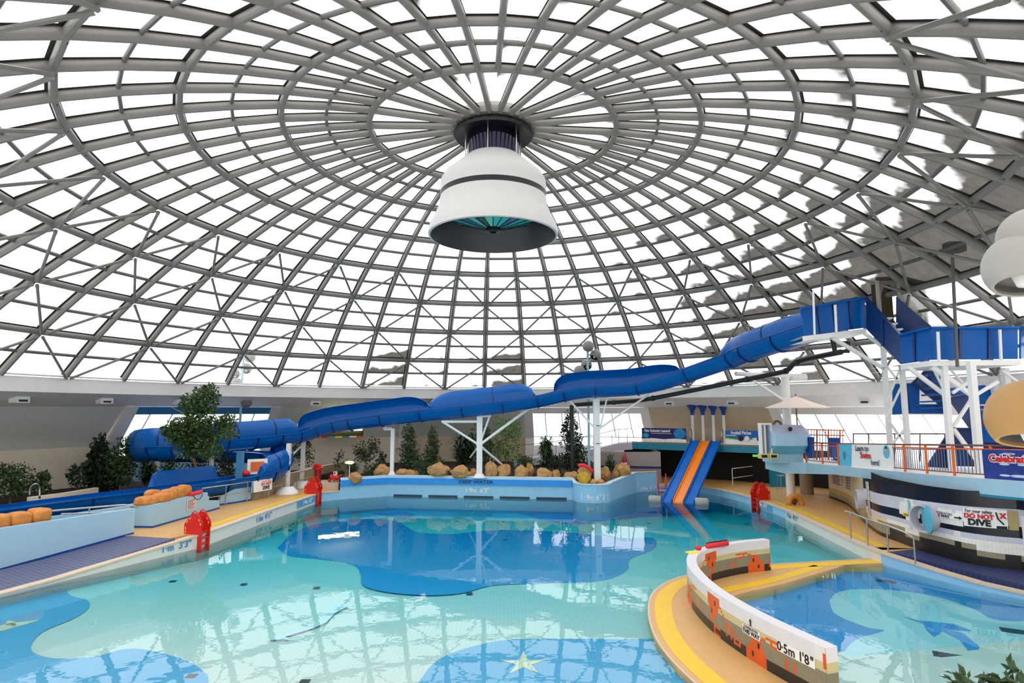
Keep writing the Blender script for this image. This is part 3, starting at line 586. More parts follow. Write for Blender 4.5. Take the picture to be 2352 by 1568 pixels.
# ---- black water pipe below the flume
pp = [Yp(1948, 785, 4.5), Yp(1947, 806, 4.5), Yp(1918, 808, 4.6), Yp(1912, 775, 4.6)]
t = thing('water_pipe', 'long black water pipe running under the flume from the tower to the planting', 'pipe', tuple(pp[0]))
m = MB(); m.tube(pp, .12, 10); m.build('elbow', W['pipe'], t, smooth=True, ang=50)
run = catmull([Yp(1932, 808, 4.6), Yp(1850, 825, 6.8), Yp(1824, 835, 7.4), Yp(1808, 850, 7.8), Yp(1783, 857, 8.4), Yp(1690, 876, 10.4), Yp(1500, 914, 13.4), Yp(1430, 922, 14.6), Yp(1330, 928, 15.4), Yp(1316, 930, 15.5)], 5)
m = MB(); m.tube(run, .13, 10); m.build('run', W['pipe'], t, smooth=True, ang=50)
m = MB(); a = Yp(1313, 930, 15.5); m.tube([a, (a.x, a.y, .7)], .13, 10); m.build('downpipe', W['pipe'], t, smooth=True, ang=50)
for k in (8, 16, 24, 30, 36):
    if k < len(run)-1:
        d = (run[k+1]-run[k]).normalized(); m = MB(); m.tube([run[k]-d*.07, run[k]+d*.07], .165, 10); m.build('coupling', W['pipe'], t)
# ---- three lane slide into the pool
tp = [RR(x, y, 23.3) for x, y in ((1587, 1010), (1657, 1010))]; zt = 2.85
tl, tr2 = Vector((13.55, 19.35, zt)), Vector((15.15, 17.95, zt))
tl = Yp(1587, 1012, 19.0); tr2 = Yp(1657, 1014, 17.9)
bl_, br_ = Z(1519, 1152, WZ-.02), Z(1596, 1156, WZ-.02)
t = thing('lane_slide', 'wide three lane slide with blue outer lanes and orange middle lane running into the pool', 'pool slide', tuple((bl_+br_)/2))
def sl(u, v, h=0):
    a = tl.lerp(tr2, u); b = bl_.lerp(br_, u); sag = -.25*math.sin(PI*min(1, v*1.1))*0
    p = a.lerp(b, v); p.z += h; return p
for k in range(3):
    m = MB(); u0, u1 = k/3+.012, (k+1)/3-.012; N = 12
    for j in range(N):
        v0, v1 = j/N, (j+1)/N
        prof = [(u0, .16), (u0+.02, .16), (u0+.03, .02), (u1-.03, .02), (u1-.02, .16), (u1, .16), (u1, -.06), (u0, -.06)]
        m.strip([sl(u, v0, h) for u, h in prof], [sl(u, v1, h) for u, h in prof], closed=True)
    for v in (0, 1): m.add([sl(u, v, h) for u, h in prof], [tuple(range(8))])
    o = m.build('lane', mat('orange_slide_lane', (250, 134, 14), .3, var=.05) if k == 1 else mat('blue_slide_lane', (0, 106, 196), .4, var=.08, scale=.8, var2=(4, 88, 176), spec=.2), t)
    if k == 1: o['label'] = 'orange middle lane'
dr = (br_-bl_).normalized()
for s, p in ((-1, bl_), (1, br_)):
    m = MB(); c = p+Vector((0, 0, .12)); m.tube([c+dr*s*.02, c+dr*s*.06, c+dr*s*.65, c+dr*s*.72, c+dr*s*.76], [.18, .22, .22, .17, .05], 16); m.build('float', W['sand'] if 0 else W['globe'], t, smooth=True, ang=50)
for u in (-.02, 1.02):
    a = sl(u, .0); m = MB(); m.tube([a+Vector((0, 0, -.1)), a+Vector((0, 0, .55)), a+Vector((.1, .15, .78)), a+Vector((.2, .4, .8)), a+Vector((.3, .6, .55)), a+Vector((.3, .6, -.1))], .035, 8); m.build('grab_rail', W['chrome'], t, smooth=True)
# ---- lamp clusters
def lamp_cluster(label, px, Y, zb, rows, pole_top, rad, globes, matg=None):
    b = Yp(px, 900, Y); ztop = Yp(px, pole_top, Y).z
    t = thing('globe_lamp_post', label, 'lamp post', (b.x, b.y, zb))
    m = MB(); m.tube([(b.x, b.y, zb), (b.x, b.y, ztop)], .075, 12); m.build('pole', mat('pale_teal_pole', (150, 190, 196), .4), t, smooth=True, ang=50)
    for gx, gy, face, dy in globes:
        c = Yp(gx, gy, Y+dy); M = Matrix.Rotation(face, 3, 'Z') @ Matrix.Rotation(R(38), 3, 'Y')
        prof = [(rad*math.sin(a), rad*math.cos(a)) for a in [R(q) for q in range(0, 131, 10)]]
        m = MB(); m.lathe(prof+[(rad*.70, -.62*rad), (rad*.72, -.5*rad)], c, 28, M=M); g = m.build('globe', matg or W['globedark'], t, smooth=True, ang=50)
        m = MB(); m.lathe([(0.001, -.45*rad), (rad*.7, -.45*rad), (rad*.7, -.6*rad)], c, 24, M=M); m.build('reflector', W['dark'], g)
        m = MB(); m.lathe([(0.001, -.62*rad), (rad*.18, -.58*rad), (rad*.22, -.45*rad)], c, 12, M=M); m.build('bulb', W['paper'], g, smooth=True)
        m = MB(); e = Vector((b.x, b.y, c.z)); m.tube([e, c.lerp(e, .1)], .05, 8); m.build('bracket', W['globe'], t)
    return t
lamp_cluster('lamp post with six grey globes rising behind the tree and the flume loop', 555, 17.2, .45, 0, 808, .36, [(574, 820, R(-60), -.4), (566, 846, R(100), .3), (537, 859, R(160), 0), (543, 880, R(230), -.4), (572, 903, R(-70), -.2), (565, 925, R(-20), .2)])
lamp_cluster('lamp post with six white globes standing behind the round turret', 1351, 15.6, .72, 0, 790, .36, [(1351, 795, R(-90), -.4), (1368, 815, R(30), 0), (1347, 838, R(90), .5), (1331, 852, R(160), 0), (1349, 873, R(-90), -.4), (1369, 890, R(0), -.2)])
ps = Yp(2440, 800, -16)
t = thing('globe_lamp_post', 'lamp post nearest the viewer whose big globes enter the right edge of the view', 'lamp post', (ps.x, ps.y, 2.3))
m = MB(); m.tube([(ps.x, ps.y, 2.3), (ps.x, ps.y, 7.2)], .06, 12); m.build('pole', W['globe'], t, smooth=True)
for gx, gy, rr_, face, mt in ((2372, 545, .32, R(50), W['globe']), (2350, 612, .365, R(50), W['globe']), (2368, 960, .395, R(50), W['sand'])):  # lowest globe has its warm beige light put into the colour
    c = Yp(gx, gy, -16); M = Matrix.Rotation(face, 3, 'Z') @ Matrix.Rotation(R(16), 3, 'Y')
    m = MB(); m.lathe([(rr_*math.sin(a), rr_*math.cos(a)) for a in [R(q) for q in range(0, 129, 8)]]+[(rr_*.7, -.6*rr_), (rr_*.73, -.5*rr_)], c, 40, M=M); g = m.build('globe', mt, t, smooth=True, ang=50)
    m = MB(); m.lathe([(0.001, -.3*rr_), (rr_*.8, -.3*rr_), (rr_*.72, -.58*rr_)], c, 32, M=M); m.build('reflector', mat('grey_reflector', (120, 118, 114), .4), g)
    m = MB(); m.lathe([(0.001, -.66*rr_), (rr_*.2, -.6*rr_), (rr_*.3, -.3*rr_)], c, 16, M=M); m.build('bulb', W['paper'], g, smooth=True)
    m = MB(); m.tube([c, (ps.x, ps.y, c.z)], .05, 8); m.build('bracket', W['globe'], t)
# little vent boxes and slots on the soffit of the ring beam
for px, row in ((35, 906), (233, 912), (410, 915), (721, 919), (862, 921), (1098, 924), (1268, 925), (1541, 921), (1686, 920), (1998, 913)):
    d = RR(px, row, 23.9); a = math.atan2(d.x, d.y); p = pol(23.6, a, 5.38)
    t = thing('soffit_vent', 'small white louvred vent box under the ring beam', 'vent', tuple(p), 'white vent boxes under the ring beam')
    m = MB(); m.box(p+Vector((0, 0, -.06)), (.62, .5, .32), rz=-a); m.build('housing', W['white'], t)
    q = pol(23.34, a, 5.26); m = MB(); m.box(q, (.4, .03, .1), rz=-a); m.build('slot', W['black'], t)
# ================================================================ LEFT SIDE
def leafcloud(m, blobs, n, size, mi=0, long=1.):
    tot = sum(b[1][0]*b[1][1]+b[1][2]*b[1][0] for b in blobs)
    for c, r in blobs:
        k = int(n*(r[0]*r[1]+r[2]*r[0])/tot)
        for _ in range(k):
            d = Vector((rnd.gauss(0, 1), rnd.gauss(0, 1), rnd.gauss(0, 1))).normalized(); q = rnd.random()**.45
            p = Vector(c)+Vector((d.x*r[0], d.y*r[1], d.z*r[2]))*q
            a = (d+Vector((rnd.gauss(0, .7), rnd.gauss(0, .7), rnd.gauss(-.2, .7)))).normalized(); b = a.orthogonal().normalized(); b = (b*math.cos(rnd.random()*6.3)+a.cross(b)*math.sin(rnd.random()*6.3))
            s = size*rnd.uniform(.6, 1.3); nn = a.cross(b)*s*.15
            m.add([p, p+a*s*.5*long+b*s*.28+nn, p+a*s*long, p+a*s*.5*long-b*s*.28+nn], [(0, 1, 2, 3)], mi)
def bladeplant(m, c, h, w, n, mi=0, wid=.05):
    for _ in range(n):
        z = rnd.uniform(.25, .85)*h; a = rnd.uniform(0, 2*PI); L = w*rnd.uniform(.7, 1.1); rise = rnd.uniform(.1, .9)*h*.28
        b = Vector(c)+Vector((0, 0, z)); d = Vector((math.cos(a), math.sin(a), 0)); s = Vector((-d.y, d.x, 0))*wid
        p1 = b+d*L*.5+Vector((0, 0, rise)); p2 = b+d*L+Vector((0, 0, rise*.4))
        m.add([b-s*.5, b+s*.5, p1+s, p1-s, p2], [(0, 1, 2, 3), (3, 2, 4)], mi)
def plant(name, label, cat, px0, px1, row0, row1, Y, leaf, n, size=.16, kind='bush', zb=None, trunk=True, long=1.):
    a, b = Yp(px0, row0, Y), Yp(px1, row1, Y); w = b.x-a.x; h = a.z-b.z; cx = (a.x+b.x)/2; z0 = b.z if zb is None else zb
    t = thing(name, label, cat, (cx, Y, z0)); m = MB(); top = a.z
    if kind == 'bush':
        bl = [((cx, Y, z0+(top-z0)*.55), (w*.42, w*.4, (top-z0)*.38))]
        for _ in range(9):
            r = rnd.uniform(.16, .27); bl.append(((cx+rnd.uniform(-.34, .34)*w, Y+rnd.uniform(-.3, .3)*w, z0+(top-z0)*rnd.uniform(.3, .9)), (w*r, w*r, (top-z0)*.16)))
        leafcloud(m, bl, n, size, long=long)
    elif kind == 'tall':
        bl = []
        for k in range(12):
            f = k/11; r = w*.5*(1-.55*f)*rnd.uniform(.65, .85); bl.append(((cx+rnd.uniform(-.22, .22)*w*(1-f), Y+rnd.uniform(-.2, .2)*w*(1-f), z0+(top-z0)*(.15+.8*f)), (r, r, (top-z0)*.12)))
        leafcloud(m, bl, n, size, long=long)
    elif kind == 'blade':
        for _ in range(max(1, int(n/40))): bladeplant(m, (cx+rnd.uniform(-.18, .18)*w, Y+rnd.uniform(-.2, .2)*w, z0+rnd.uniform(-.2, .1)*h), h, w*.5, 40, wid=size*.22)
    m.build('foliage', leaf, t)
    if trunk:
        m = MB(); m.tube([(cx, Y, z0-.3), (cx+w*.02, Y, z0+(top-z0)*.4), (cx-w*.03, Y, z0+(top-z0)*.8)], [max(.03, w*.022), .03, .012], 7); m.build('stem', W['bark'], t)
    return t
LM, LD, LB = W['leafm'], W['leafd'], W['leafb']
# tall tree in front of the loop
Yt = 9.4; a = Yp(455, 1085, Yt); t = thing('indoor_tree', 'tall leafy green tree with a pale trunk growing in front of the flume loop', 'tree', (a.x, Yt, .45))
m = MB(); bl = []
for gx, gy, rx, rz in ((450, 1000, 38, 44), (420, 985, 36, 26), (497, 985, 36, 28), (455, 950, 34, 36), (398, 985, 26, 15), (520, 972, 24, 20), (478, 920, 26, 30), (440, 925, 24, 22), (480, 893, 16, 12), (430, 1025, 28, 26), (480, 1030, 32, 24), (405, 1000, 26, 18), (462, 900, 14, 10), (525, 995, 18, 14), (388, 990, 14, 8)):
    c = Yp(gx, gy, Yt-1.5+rnd.uniform(-.5, .4)); s = 30.5/FPX; bl.append((tuple(c), (rx*s, rx*s*.8, rz*s)))
leafcloud(m, bl, 5200, .17); m.build('foliage', W['leafm'], t)
m = MB(); leafcloud(m, bl, 1400, .16); m.build('foliage', W['leafb'], t)
m = MB(); m.tube([(a.x, Yt, .3), (a.x+.05, Yt, 1.3), (a.x, Yt-.3, 2.0), (a.x+.1, Yt-1.3, 3.2), (a.x+.35, Yt-1.5, 5.2)], [.09, .08, .07, .05, .02], 8)
for k in range(7): z = rnd.uniform(2, 4); m.tube([(a.x, Yt-1.2, z+.6), (a.x+rnd.uniform(-1.3, 1.3), Yt-1.4+rnd.uniform(-.5, .5), z+.6+rnd.uniform(.4, .9))], [.04, .012], 6)
m.build('trunk', W['bark'], t, smooth=True)
plant('leafy_shrub', 'rounded green shrub at the far left edge of the view', 'shrub', -25, 78, 1052, 1158, 6.5, LM, 1500, zb=.45)
plant('leafy_shrub', 'small green shrub just right of the rounded shrub at the left edge', 'shrub', 78, 114, 1078, 1125, 8, LM, 400, zb=.45)
plant('leafy_shrub', 'small dark shrub before the cream wall', 'shrub', 160, 196, 1068, 1120, 9.5, LD, 420, zb=.45)
plant('rubber_plant', 'big dark rubber plant with broad leaves against the edge of the window wall', 'plant', 193, 262, 1010, 1130, 11, LD, 900, .34, 'tall', zb=.45)
plant('leafy_shrub', 'bright green bush right of the rubber plant', 'shrub', 245, 312, 1008, 1130, 10.4, LM, 1300, .2, zb=.45)
plant('yucca', 'spiky yucca left of the stub posts under the loop', 'plant', 315, 362, 1045, 1120, 10, LD, 160, .26, 'blade', zb=.45)
plant('leafy_shrub', 'low green shrub under the left half of the loop', 'shrub', 362, 425, 1052, 1115, 10, LM, 700, zb=.45)
plant('leafy_shrub', 'low dark shrub under the loop behind the tree trunk', 'shrub', 425, 480, 1055, 1110, 10.6, LD, 600, zb=.45)
plant('leafy_shrub', 'low dark shrub inside the loop right of the trunk', 'shrub', 490, 545, 1050, 1100, 12, LD, 600, zb=.45)
plant('yucca', 'small spiky plant between the loop and the white posts', 'plant', 640, 668, 1018, 1075, 16.5, LM, 120, .22, 'blade', zb=.45)
plant('leafy_shrub', 'dark ragged shrub behind the two flared white posts', 'shrub', 664, 727, 1000, 1072, 19, LD, 900, zb=.45)
plant('leafy_shrub', 'dark bushy shrub against the wall under the lit panel', 'shrub', 812, 869, 1002, 1058, 20.5, LD, 900, zb=.6)
plant('leafy_shrub', 'tiny drooping plant between the two dark wall shrubs', 'shrub', 766, 788, 1034, 1062, 20.3, LD, 160, .14, zb=.5)
plant('fern', 'arching green fern beside the caution notice', 'plant', 785, 836, 1056, 1100, 16.4, LM, 120, .24, 'blade', zb=.55)
plant('leafy_shrub', 'low green shrub between the fern and the crank armed post', 'shrub', 832, 885, 1062, 1100, 16.6, LM, 600, .14, zb=.6)
plant('leafy_shrub', 'slim dark shrub left of the crank armed post', 'shrub', 866, 884, 1030, 1075, 18, LD, 260, zb=.72)
plant('weeping_fig', 'tall bushy green fig just right of the crank armed post', 'plant', 905, 972, 974, 1085, 18.4, LM, 2000, .15, 'tall', zb=.72)
plant('weeping_fig', 'bushy green fig second from the crank armed post', 'plant', 964, 1024, 984, 1088, 18, LM, 1700, .15, 'tall', zb=.72)
plant('dracaena', 'broad long leaved dracaena left of the post with spreading arms', 'plant', 1033, 1098, 998, 1090, 17.4, LD, 400, .26, 'blade', zb=.72)
plant('weeping_fig', 'tall green fig directly behind the post with spreading arms', 'plant', 1072, 1132, 960, 1090, 18.5, LM, 1800, .16, 'bush', zb=.72)
plant('weeping_fig', 'light green tree with open crown right of the post with spreading arms', 'plant', 1122, 1200, 958, 1060, 20.5, LB, 1700, .16, 'bush', zb=.72)
plant('leafy_shrub', 'low green undergrowth between the sandstone rocks', 'shrub', 1166, 1232, 1046, 1098, 16.2, LM, 700, .14, zb=.72)
plant('dracaena', 'upright dracaena left of the dark conical fig', 'plant', 1232, 1276, 1012, 1092, 17, LM, 240, .22, 'blade', zb=.72)
plant('weeping_fig', 'dark conical fig left of the turret post', 'plant', 1270, 1352, 950, 1096, 17.2, LD, 2900, .17, 'tall', zb=.72)
plant('leafy_shrub', 'dark low shrub under the conical fig', 'shrub', 1240, 1300, 1046, 1094, 16.4, LD, 700, .15, zb=.72)
plant('palm', 'small palm among the rocks right of the turret post', 'plant', 1382, 1424, 1042, 1088, 16.5, LM, 120, .22, 'blade', zb=.72)
plant('leafy_shrub', 'low green shrub at the foot of the two figs', 'shrub', 940, 1036, 1058, 1096, 16.6, LM, 800, .14, zb=.72)
plant('dracaena', 'low spreading plant with long leaves behind the middle rocks', 'plant', 1180, 1236, 1050, 1092, 17, LB, 160, .2, 'blade', zb=.72)
t = plant('potted_plant', 'leafy plant whose top rises into the lower right corner of the view', 'plant', 2190, 2420, 1556, 1780, -17.9, LM, 420, .08, 'bush', long=1.3, zb=2.5)
m = MB(); q = t.location; m.lathe([(.16, 2.2), (.22, 2.55), (.19, 2.55), (.17, 2.45), (0.001, 2.45)], (q.x, q.y, 0), 20); m.build('pot', W['bark'], t, smooth=True, ang=50)
m = MB(); m.prism([(-14, -25), (14, -25), (14, -17.4), (-14, -17.4)], 1.9, 2.2); struct(m.build('floor_viewing', W['offwhite']))
# sandstone rocks along the far wall
for i, (x0, x1, y0, y1, Y, lab) in enumerate(((985, 1031, 1064, 1096, 15.4, 'broad brown rock behind the left end of the far wall'), (1036, 1078, 1071, 1099, 15, 'smooth rounded rock left of the post with spreading arms'), (1078, 1097, 1077, 1099, 15.4, 'small rock tucked beside the post with spreading arms'), (1114, 1143, 1062, 1099, 15, 'tall pitted rock just right of the post with spreading arms'), (1143, 1173, 1067, 1099, 15.1, 'pitted pointed rock second right of the post with spreading arms'), (1181, 1213, 1069, 1103, 14.8, 'pale upright rock in the middle of the far planting'), (1207, 1225, 1065, 1094, 15.6, 'narrow rock leaning behind the pale upright rock'), (1233, 1266, 1076, 1104, 14.7, 'smooth tan rock left of the low reddish rocks'), (1266, 1286, 1080, 1103, 14.9, 'small tan rock right of the smooth tan rock'), (1297, 1329, 1083, 1104, 14.6, 'low reddish rock next to the turret'), (1328, 1358, 1071, 1100, 14.9, 'brown rock behind the turret under the red float'), (1378, 1401, 1071, 1103, 15.3, 'rounded tan rock right of the turret post'), (1411, 1448, 1065, 1096, 16.2, 'large brown rock beside the tiled wall'), (1409, 1421, 1081, 1095, 15.8, 'small rock before the large brown rock'), (802, 830, 1085, 1112, 14.6, 'pinkish rock beside the heap of lane floats'), (860, 895, 1068, 1100, 16.2, 'pitted rock left of the crank armed post'), (911, 941, 1077, 1097, 16, 'low rock right of the crank armed post'), (932, 962, 1079, 1097, 15.9, 'low flat rock left of the broad brown rock'))):
    a, b = Yp(x0, y0, Y), Yp(x1, y1, Y); m = MB(); m.blob(((a.x+b.x)/2, Y, (a.z+b.z)/2), ((b.x-a.x)*.52, (b.x-a.x)*.45, (a.z-b.z)*.52), i+1, 4, .3, 1.6)
    tag(m.build('rock', W['rock'], smooth=True), lab, 'rock', 'sandstone rocks along the far planting')
for i, (x0, x1, y0, y1, Y, lab, mt) in enumerate(((1325, 1357, 1083, 1116, 13.3, 'yellow stained rock on the front of the turret', mat('yellow_stained_rock', (206, 164, 40), .9, var=.2, bump=.6, bscale=9, var2=(150, 110, 50))), (1356, 1371, 1100, 1115, 13.1, 'small pale stone right of the yellow rock on the turret', W['rock']), (1371, 1389, 1100, 1114, 13.3, 'pale stone at the right rim of the turret', W['rock']))):
    a, b = Yp(x0, y0, Y), Yp(x1, y1, Y); m = MB(); m.blob(((a.x+b.x)/2, Y, (a.z+b.z)/2), ((b.x-a.x)*.5, (b.x-a.x)*.45, (a.z-b.z)*.52), i+40, 3, .3, 1.6); tag(m.build('rock', mt, smooth=True), lab, 'rock', 'sandstone rocks along the far planting')
m = MB(); m.prism([(tc_.x+.95*math.cos(a), tc_.y+.95*math.sin(a)) for a in [R(q) for q in range(0, 360, 15)]], -3, .58); struct(m.build('turret_fill', W['rock']))
# red rescue floats
m = MB(); m.tube(catmull([Yp(1328, 1069, 14.2), Yp(1340, 1068, 14.2), Yp(1352, 1074, 14.2), Yp(1361, 1082, 14.2)], 4), .11, 8); tag(m.build('rescue_float', W['redpad'], smooth=True), 'red foam rescue float lying on the rocks beside the turret', 'rescue float')
# ---- pale blue ramp wall, block and steps
bl0, bl1 = Vector((-13.75, 1.75)), Vector((-15.75, -2.0)); d = (bl1-bl0).normalized(); bl2 = bl0+d*10; nl = Vector((d.y, -d.x))
if nl.x > 0: nl = -nl
t = thing('ramp_wall', 'long pale blue wall with blue skirting beside the left ramp', 'wall', (bl0.x, bl0.y, 0))
def quadwall(m, p, q, n, th, z0, z1, mi=0): m.prism([tuple(p), tuple(q), tuple(q+n*th), tuple(p+n*th)], z0, z1, mi)
def slope_wall(m, p, q, n, th, za0, zb0, za1, zb1, mi=0):
    P = [p, q, q+n*th, p+n*th]; lo = [za0, zb0, zb0, za0]; hi = [za1, zb1, zb1, za1]
    vs = [(a.x, a.y, z) for a, z in zip(P, lo)]+[(a.x, a.y, z) for a, z in zip(P, hi)]
    m.add(vs, [(3, 2, 1, 0), (4, 5, 6, 7)]+[(i, (i+1) % 4, 4+(i+1) % 4, 4+i) for i in range(4)], mi)
m = MB(); slope_wall(m, bl0, bl2, nl, .22, -.5, -1.3, 1.05, 1.0); m.build('panel', W['lblue'], t)
m = MB(); slope_wall(m, bl0-nl*.02, bl2-nl*.02, nl, .02, -.2, -1.2, LZ+.07, -.78); m.build('skirting', W['blue'], t)
bk0, bk1 = bl0+nl*1.25+Vector((.2, .6)), bl2+nl*1.5
t = thing('ramp_wall', 'lower pale blue wall behind the handrails at the left', 'wall', (bk0.x, bk0.y, 0))
m = MB(); slope_wall(m, bk0, bk1, nl, .2, -.5, -.5, .98, .9); m.build('panel', W['lblue'], t)
m = MB(); m.prism([tuple(bl0+nl*.2), tuple(bl2+nl*.2), tuple(bk1), tuple(bk0)], -3, -.1); o = struct(m.build('floor_channel', W['lblue']))
rk = bl0+d*2.6; m = MB(); m.prism([tuple(rk+nl*.22), tuple(bl2+nl*.22), tuple(bl2+nl*.95), tuple(rk+nl*.95)], -.4, .98); tag(m.build('ledge', W['lblue']), 'pale blue ledge behind the ramp wall carrying brown blocks', 'ledge')
labs = ('brown painted block at the right end of the ledge', 'second brown block from the right on the ledge', 'third brown block from the right on the ledge', 'fourth brown block from the right on the ledge', 'brown block on the ledge at the left edge of the view', 'low brown block lying in front on the ledge')
pos = [(.35, .5, .42), (.95, .55, .38), (1.6, .6, .4), (2.25, .6, .34), (2.9, .6, .3), (1.95, .35, .2)]
for i, (s, w_, h_) in enumerate(pos):
    c = rk+d*s+nl*(.62 if i < 5 else .42); m = MB(); m.blob((c.x, c.y, .98+h_*.5), (w_*.62, .34, h_*.6), 60+i, 4, .12, 1.4, flat=.55, rz=math.atan2(d.y, d.x)); tag(m.build('brown_block', W['brownrock'], smooth=True), labs[i], 'decorative rock', 'brown painted blocks on the left ledge')
# handrails along the channel
def rail(name, label, cat, pts, r, posts=(), mid=None, mt=None, group=None):
    t = thing(name, label, cat, tuple(pts[0])); mt = mt or W['chrome']
    m = MB(); m.tube(pts, r, 10); m.build('top_rail', mt, t, smooth=True, ang=60)
    for a, b in posts: m = MB(); m.tube([a, b], r*.9, 8); m.build('post', mt, t, smooth=True, ang=60)
    if mid: m = MB(); m.tube(mid, r*.8, 8); m.build('middle_rail', mt, t, smooth=True, ang=60)
    return t
rail('handrail', 'long steel handrail above the left channel reaching the brown topped block', 'handrail', [Yp(-60, 1190, -1.0), Yp(150, 1170, 1.0), Yp(284, 1159, 2.9), Yp(338, 1165, 3.1), Yp(343, 1170, 3.1), Yp(335, 1172, 3.4)], .035, [(Yp(45, 1180, 0), Yp(45, 1210, 0)), (Yp(205, 1166, 1.6), Yp(205, 1190, 1.6))])
rail('handrail', 'short inner steel handrail just behind the ramp wall top', 'handrail', [Yp(140, 1180, .2), Yp(207, 1178, 1.0), Yp(252, 1175, 1.6), Yp(298, 1171, 2.0), Yp(303, 1177, 2.0), Yp(300, 1183, 2.0)], .03, [(Yp(207, 1178, 1.0), Yp(207, 1187, 1.0)), (Yp(252, 1175, 1.6), Yp(252, 1180, 1.6))])
# block with rocks and step
e0, e1 = Vector((-13.72, 2.95)), Vector((-13.25, 7.7)); d2 = (e1-e0).normalized(); n2 = Vector((-d2.y, d2.x)); e15 = e0+d2*3.75
t = thing('plinth', 'pale blue block with blue skirting and a low step at its far end', 'plinth', (e0.x, e0.y, LZ))
m = MB(); quadwall(m, e0, e15, n2, 1.15, LZ, 1.0); m.build('body', W['lblue'], t)
m = MB(); quadwall(m, e15, e15+d2*.12, n2, 1.15, LZ, .82); quadwall(m, e15+d2*.12, e1, n2, 1.15, LZ, .5); m.build('step', W['lblue'], t)
m = MB(); quadwall(m, e0-n2*.015, e1-n2*.015, n2, .015, LZ, LZ+.07); quadwall(m, e0-d2*.015, e0, n2, 1.15, LZ, LZ+.07); m.build('skirting', W['blue'], t)
for i, (s, off, w_, dp, h_, lab) in enumerate(((.35, .55, .62, .5, .3, 'wide brown block at the near corner of the plinth'), (1.0, .35, .6, .42, .36, 'long brown block on the front of the plinth'), (1.6, .5, .42, .42, .42, 'brown block in the middle of the plinth'), (2.15, .5, .36, .42, .45, 'brown block second from the far end of the plinth'), (2.65, .5, .32, .42, .48, 'tall brown block at the far end of the plinth pile'), (1.2, .95, .5, .3, .44, 'brown block at the back of the plinth'))):
    c = e0+d2*s+n2*off; m = MB(); m.blob((c.x, c.y, 1.0+h_*.42), (w_*.72, dp*.75, h_*.6), 80+i, 4, .14, 1.4, flat=.6, rz=math.atan2(d2.y, d2.x)); tag(m.build('brown_block', W['brownrock'], smooth=True), lab, 'decorative rock', 'brown painted blocks on the plinth')
x3 = Vector((d2.x, d2.y, 0))
def fpt(s, z, off=.02): q = e0+d2*s-n2*off; return Vector((q.x, q.y, z))
t = thing('notice', 'white notice with lines of text on the front of the plinth', 'notice', tuple(fpt(2.5, .7)))
m = MB(); m.add([fpt(2.15, .93), fpt(2.85, .93), fpt(2.85, .42), fpt(2.15, .42)], [(0, 1, 2, 3)]); m.build('board', W['pink'], t)
m = MB()
for k in range(7): m.add([fpt(2.22, .86-k*.06, .025), fpt(2.78-(k % 3)*.08, .86-k*.06, .025), fpt(2.78-(k % 3)*.08, .84-k*.06, .025), fpt(2.22, .84-k*.06, .025)], [(0, 1, 2, 3)])
m.build('text_lines', W['ink'], t)
m = MB(); m.tube([fpt(2.45, 1.08, -.05), fpt(3.3, 1.1, -.05)], .085, 10); fo = m.build('rescue_float', W['redpad'], smooth=True, ang=50); tag(fo, 'red rescue tube with black strap hanging on the plinth', 'rescue float')
m = MB(); m.tube(catmull([fpt(2.6, 1.02, .03), fpt(2.75, .86, .04), fpt(3.0, .8, .04), fpt(3.2, .88, .04), fpt(3.28, 1.02, .03)], 4), .014, 6); m.build('strap', W['ink'], fo)
# curved white wall under the flume's lower turn
cw = [XY(Z(x, y, LZ)) for x, y in ((505, 1160), (540, 1155), (575, 1149), (582, 1140))]
t = thing('curved_wall', 'curved white wall with blue skirting under the lower turn of the flume', 'wall', (cw[0][0], cw[0][1], LZ))
m = MB(); m.wall(cw, LZ, [.5, .85, 1.15, 1.15], .15); m.build('panel', W['lblue'], t)
m = MB(); m.wall(offset(cw, -.02), LZ, LZ+.07, .02); m.build('skirting', W['blue'], t)
# railing along the back of the left deck
def zz(x, r0): return Z(x, r0, LZ)
rp_ = [(461, 1171), (517, 1161), (567, 1152), (616, 1142), (654, 1134), (682, 1124), (720, 1112)]; base = [zz(*q) for q in rp_]
rail('railing', 'steel railing with two rails along the back of the left deck', 'railing', [p+Vector((0, 0, 1.0)) for p in base], .03, [(p, p+Vector((0, 0, 1.0))) for p in base], [p+Vector((0, 0, .52)) for p in base])
# low tiled wall behind it
lw = [XY(Z(x, y, LZ)) for x, y in ((585, 1147), (617, 1137), (655, 1125), (717, 1106), (760, 1096), (800, 1088))]
m = MB(); m.wall(lw, LZ-.3, [.95, 1.0, 1.0, 1.0, 1.0, .95], .22, 0, 1); tag(m.build('low_wall', [tiled(mat('grey_beige_wall_tile', (172, 156, 124), .4, var=.08), .1, .1, .8, .06), W['offwhite']]), 'low curved tiled wall behind the left railing', 'wall')
# sign on the railing
sa, sb_ = base[2]+Vector((.12, .12, 0)), base[3]+Vector((.1, .1, 0)); dx = (sb_-sa).normalized(); fr_ = dx.cross(Vector((0, 0, 1)))*.05
t = thing('safety_banner', 'white DO NOT DIVE banner tied to the left railing', 'banner', tuple(sa+Vector((0, 0, .7))))
q = [sa+fr_, sb_+fr_]; m = MB(); m.add([q[0]+Vector((0, 0, .42)), q[1]+Vector((0, 0, .42)), q[1]+Vector((0, 0, 1.02)), q[0]+Vector((0, 0, 1.02))], [(0, 1, 2, 3)]); m.build('sheet', W['paper'], t)
ctr = q[0].lerp(q[1], .7); text('For your safety', 'lettering', W['redink'], .11, ctr+fr_*.3+Vector((0, 0, .93)), dx, (0, 0, 1), t)
text('DO NOT', 'lettering', W['redink'], .2, ctr+fr_*.3+Vector((0, 0, .78)), dx, (0, 0, 1), t, bold=.006); text('DIVE', 'lettering', W['ink'], .26, ctr+fr_*.3+Vector((0, 0, .57)), dx, (0, 0, 1), t, bold=.01)
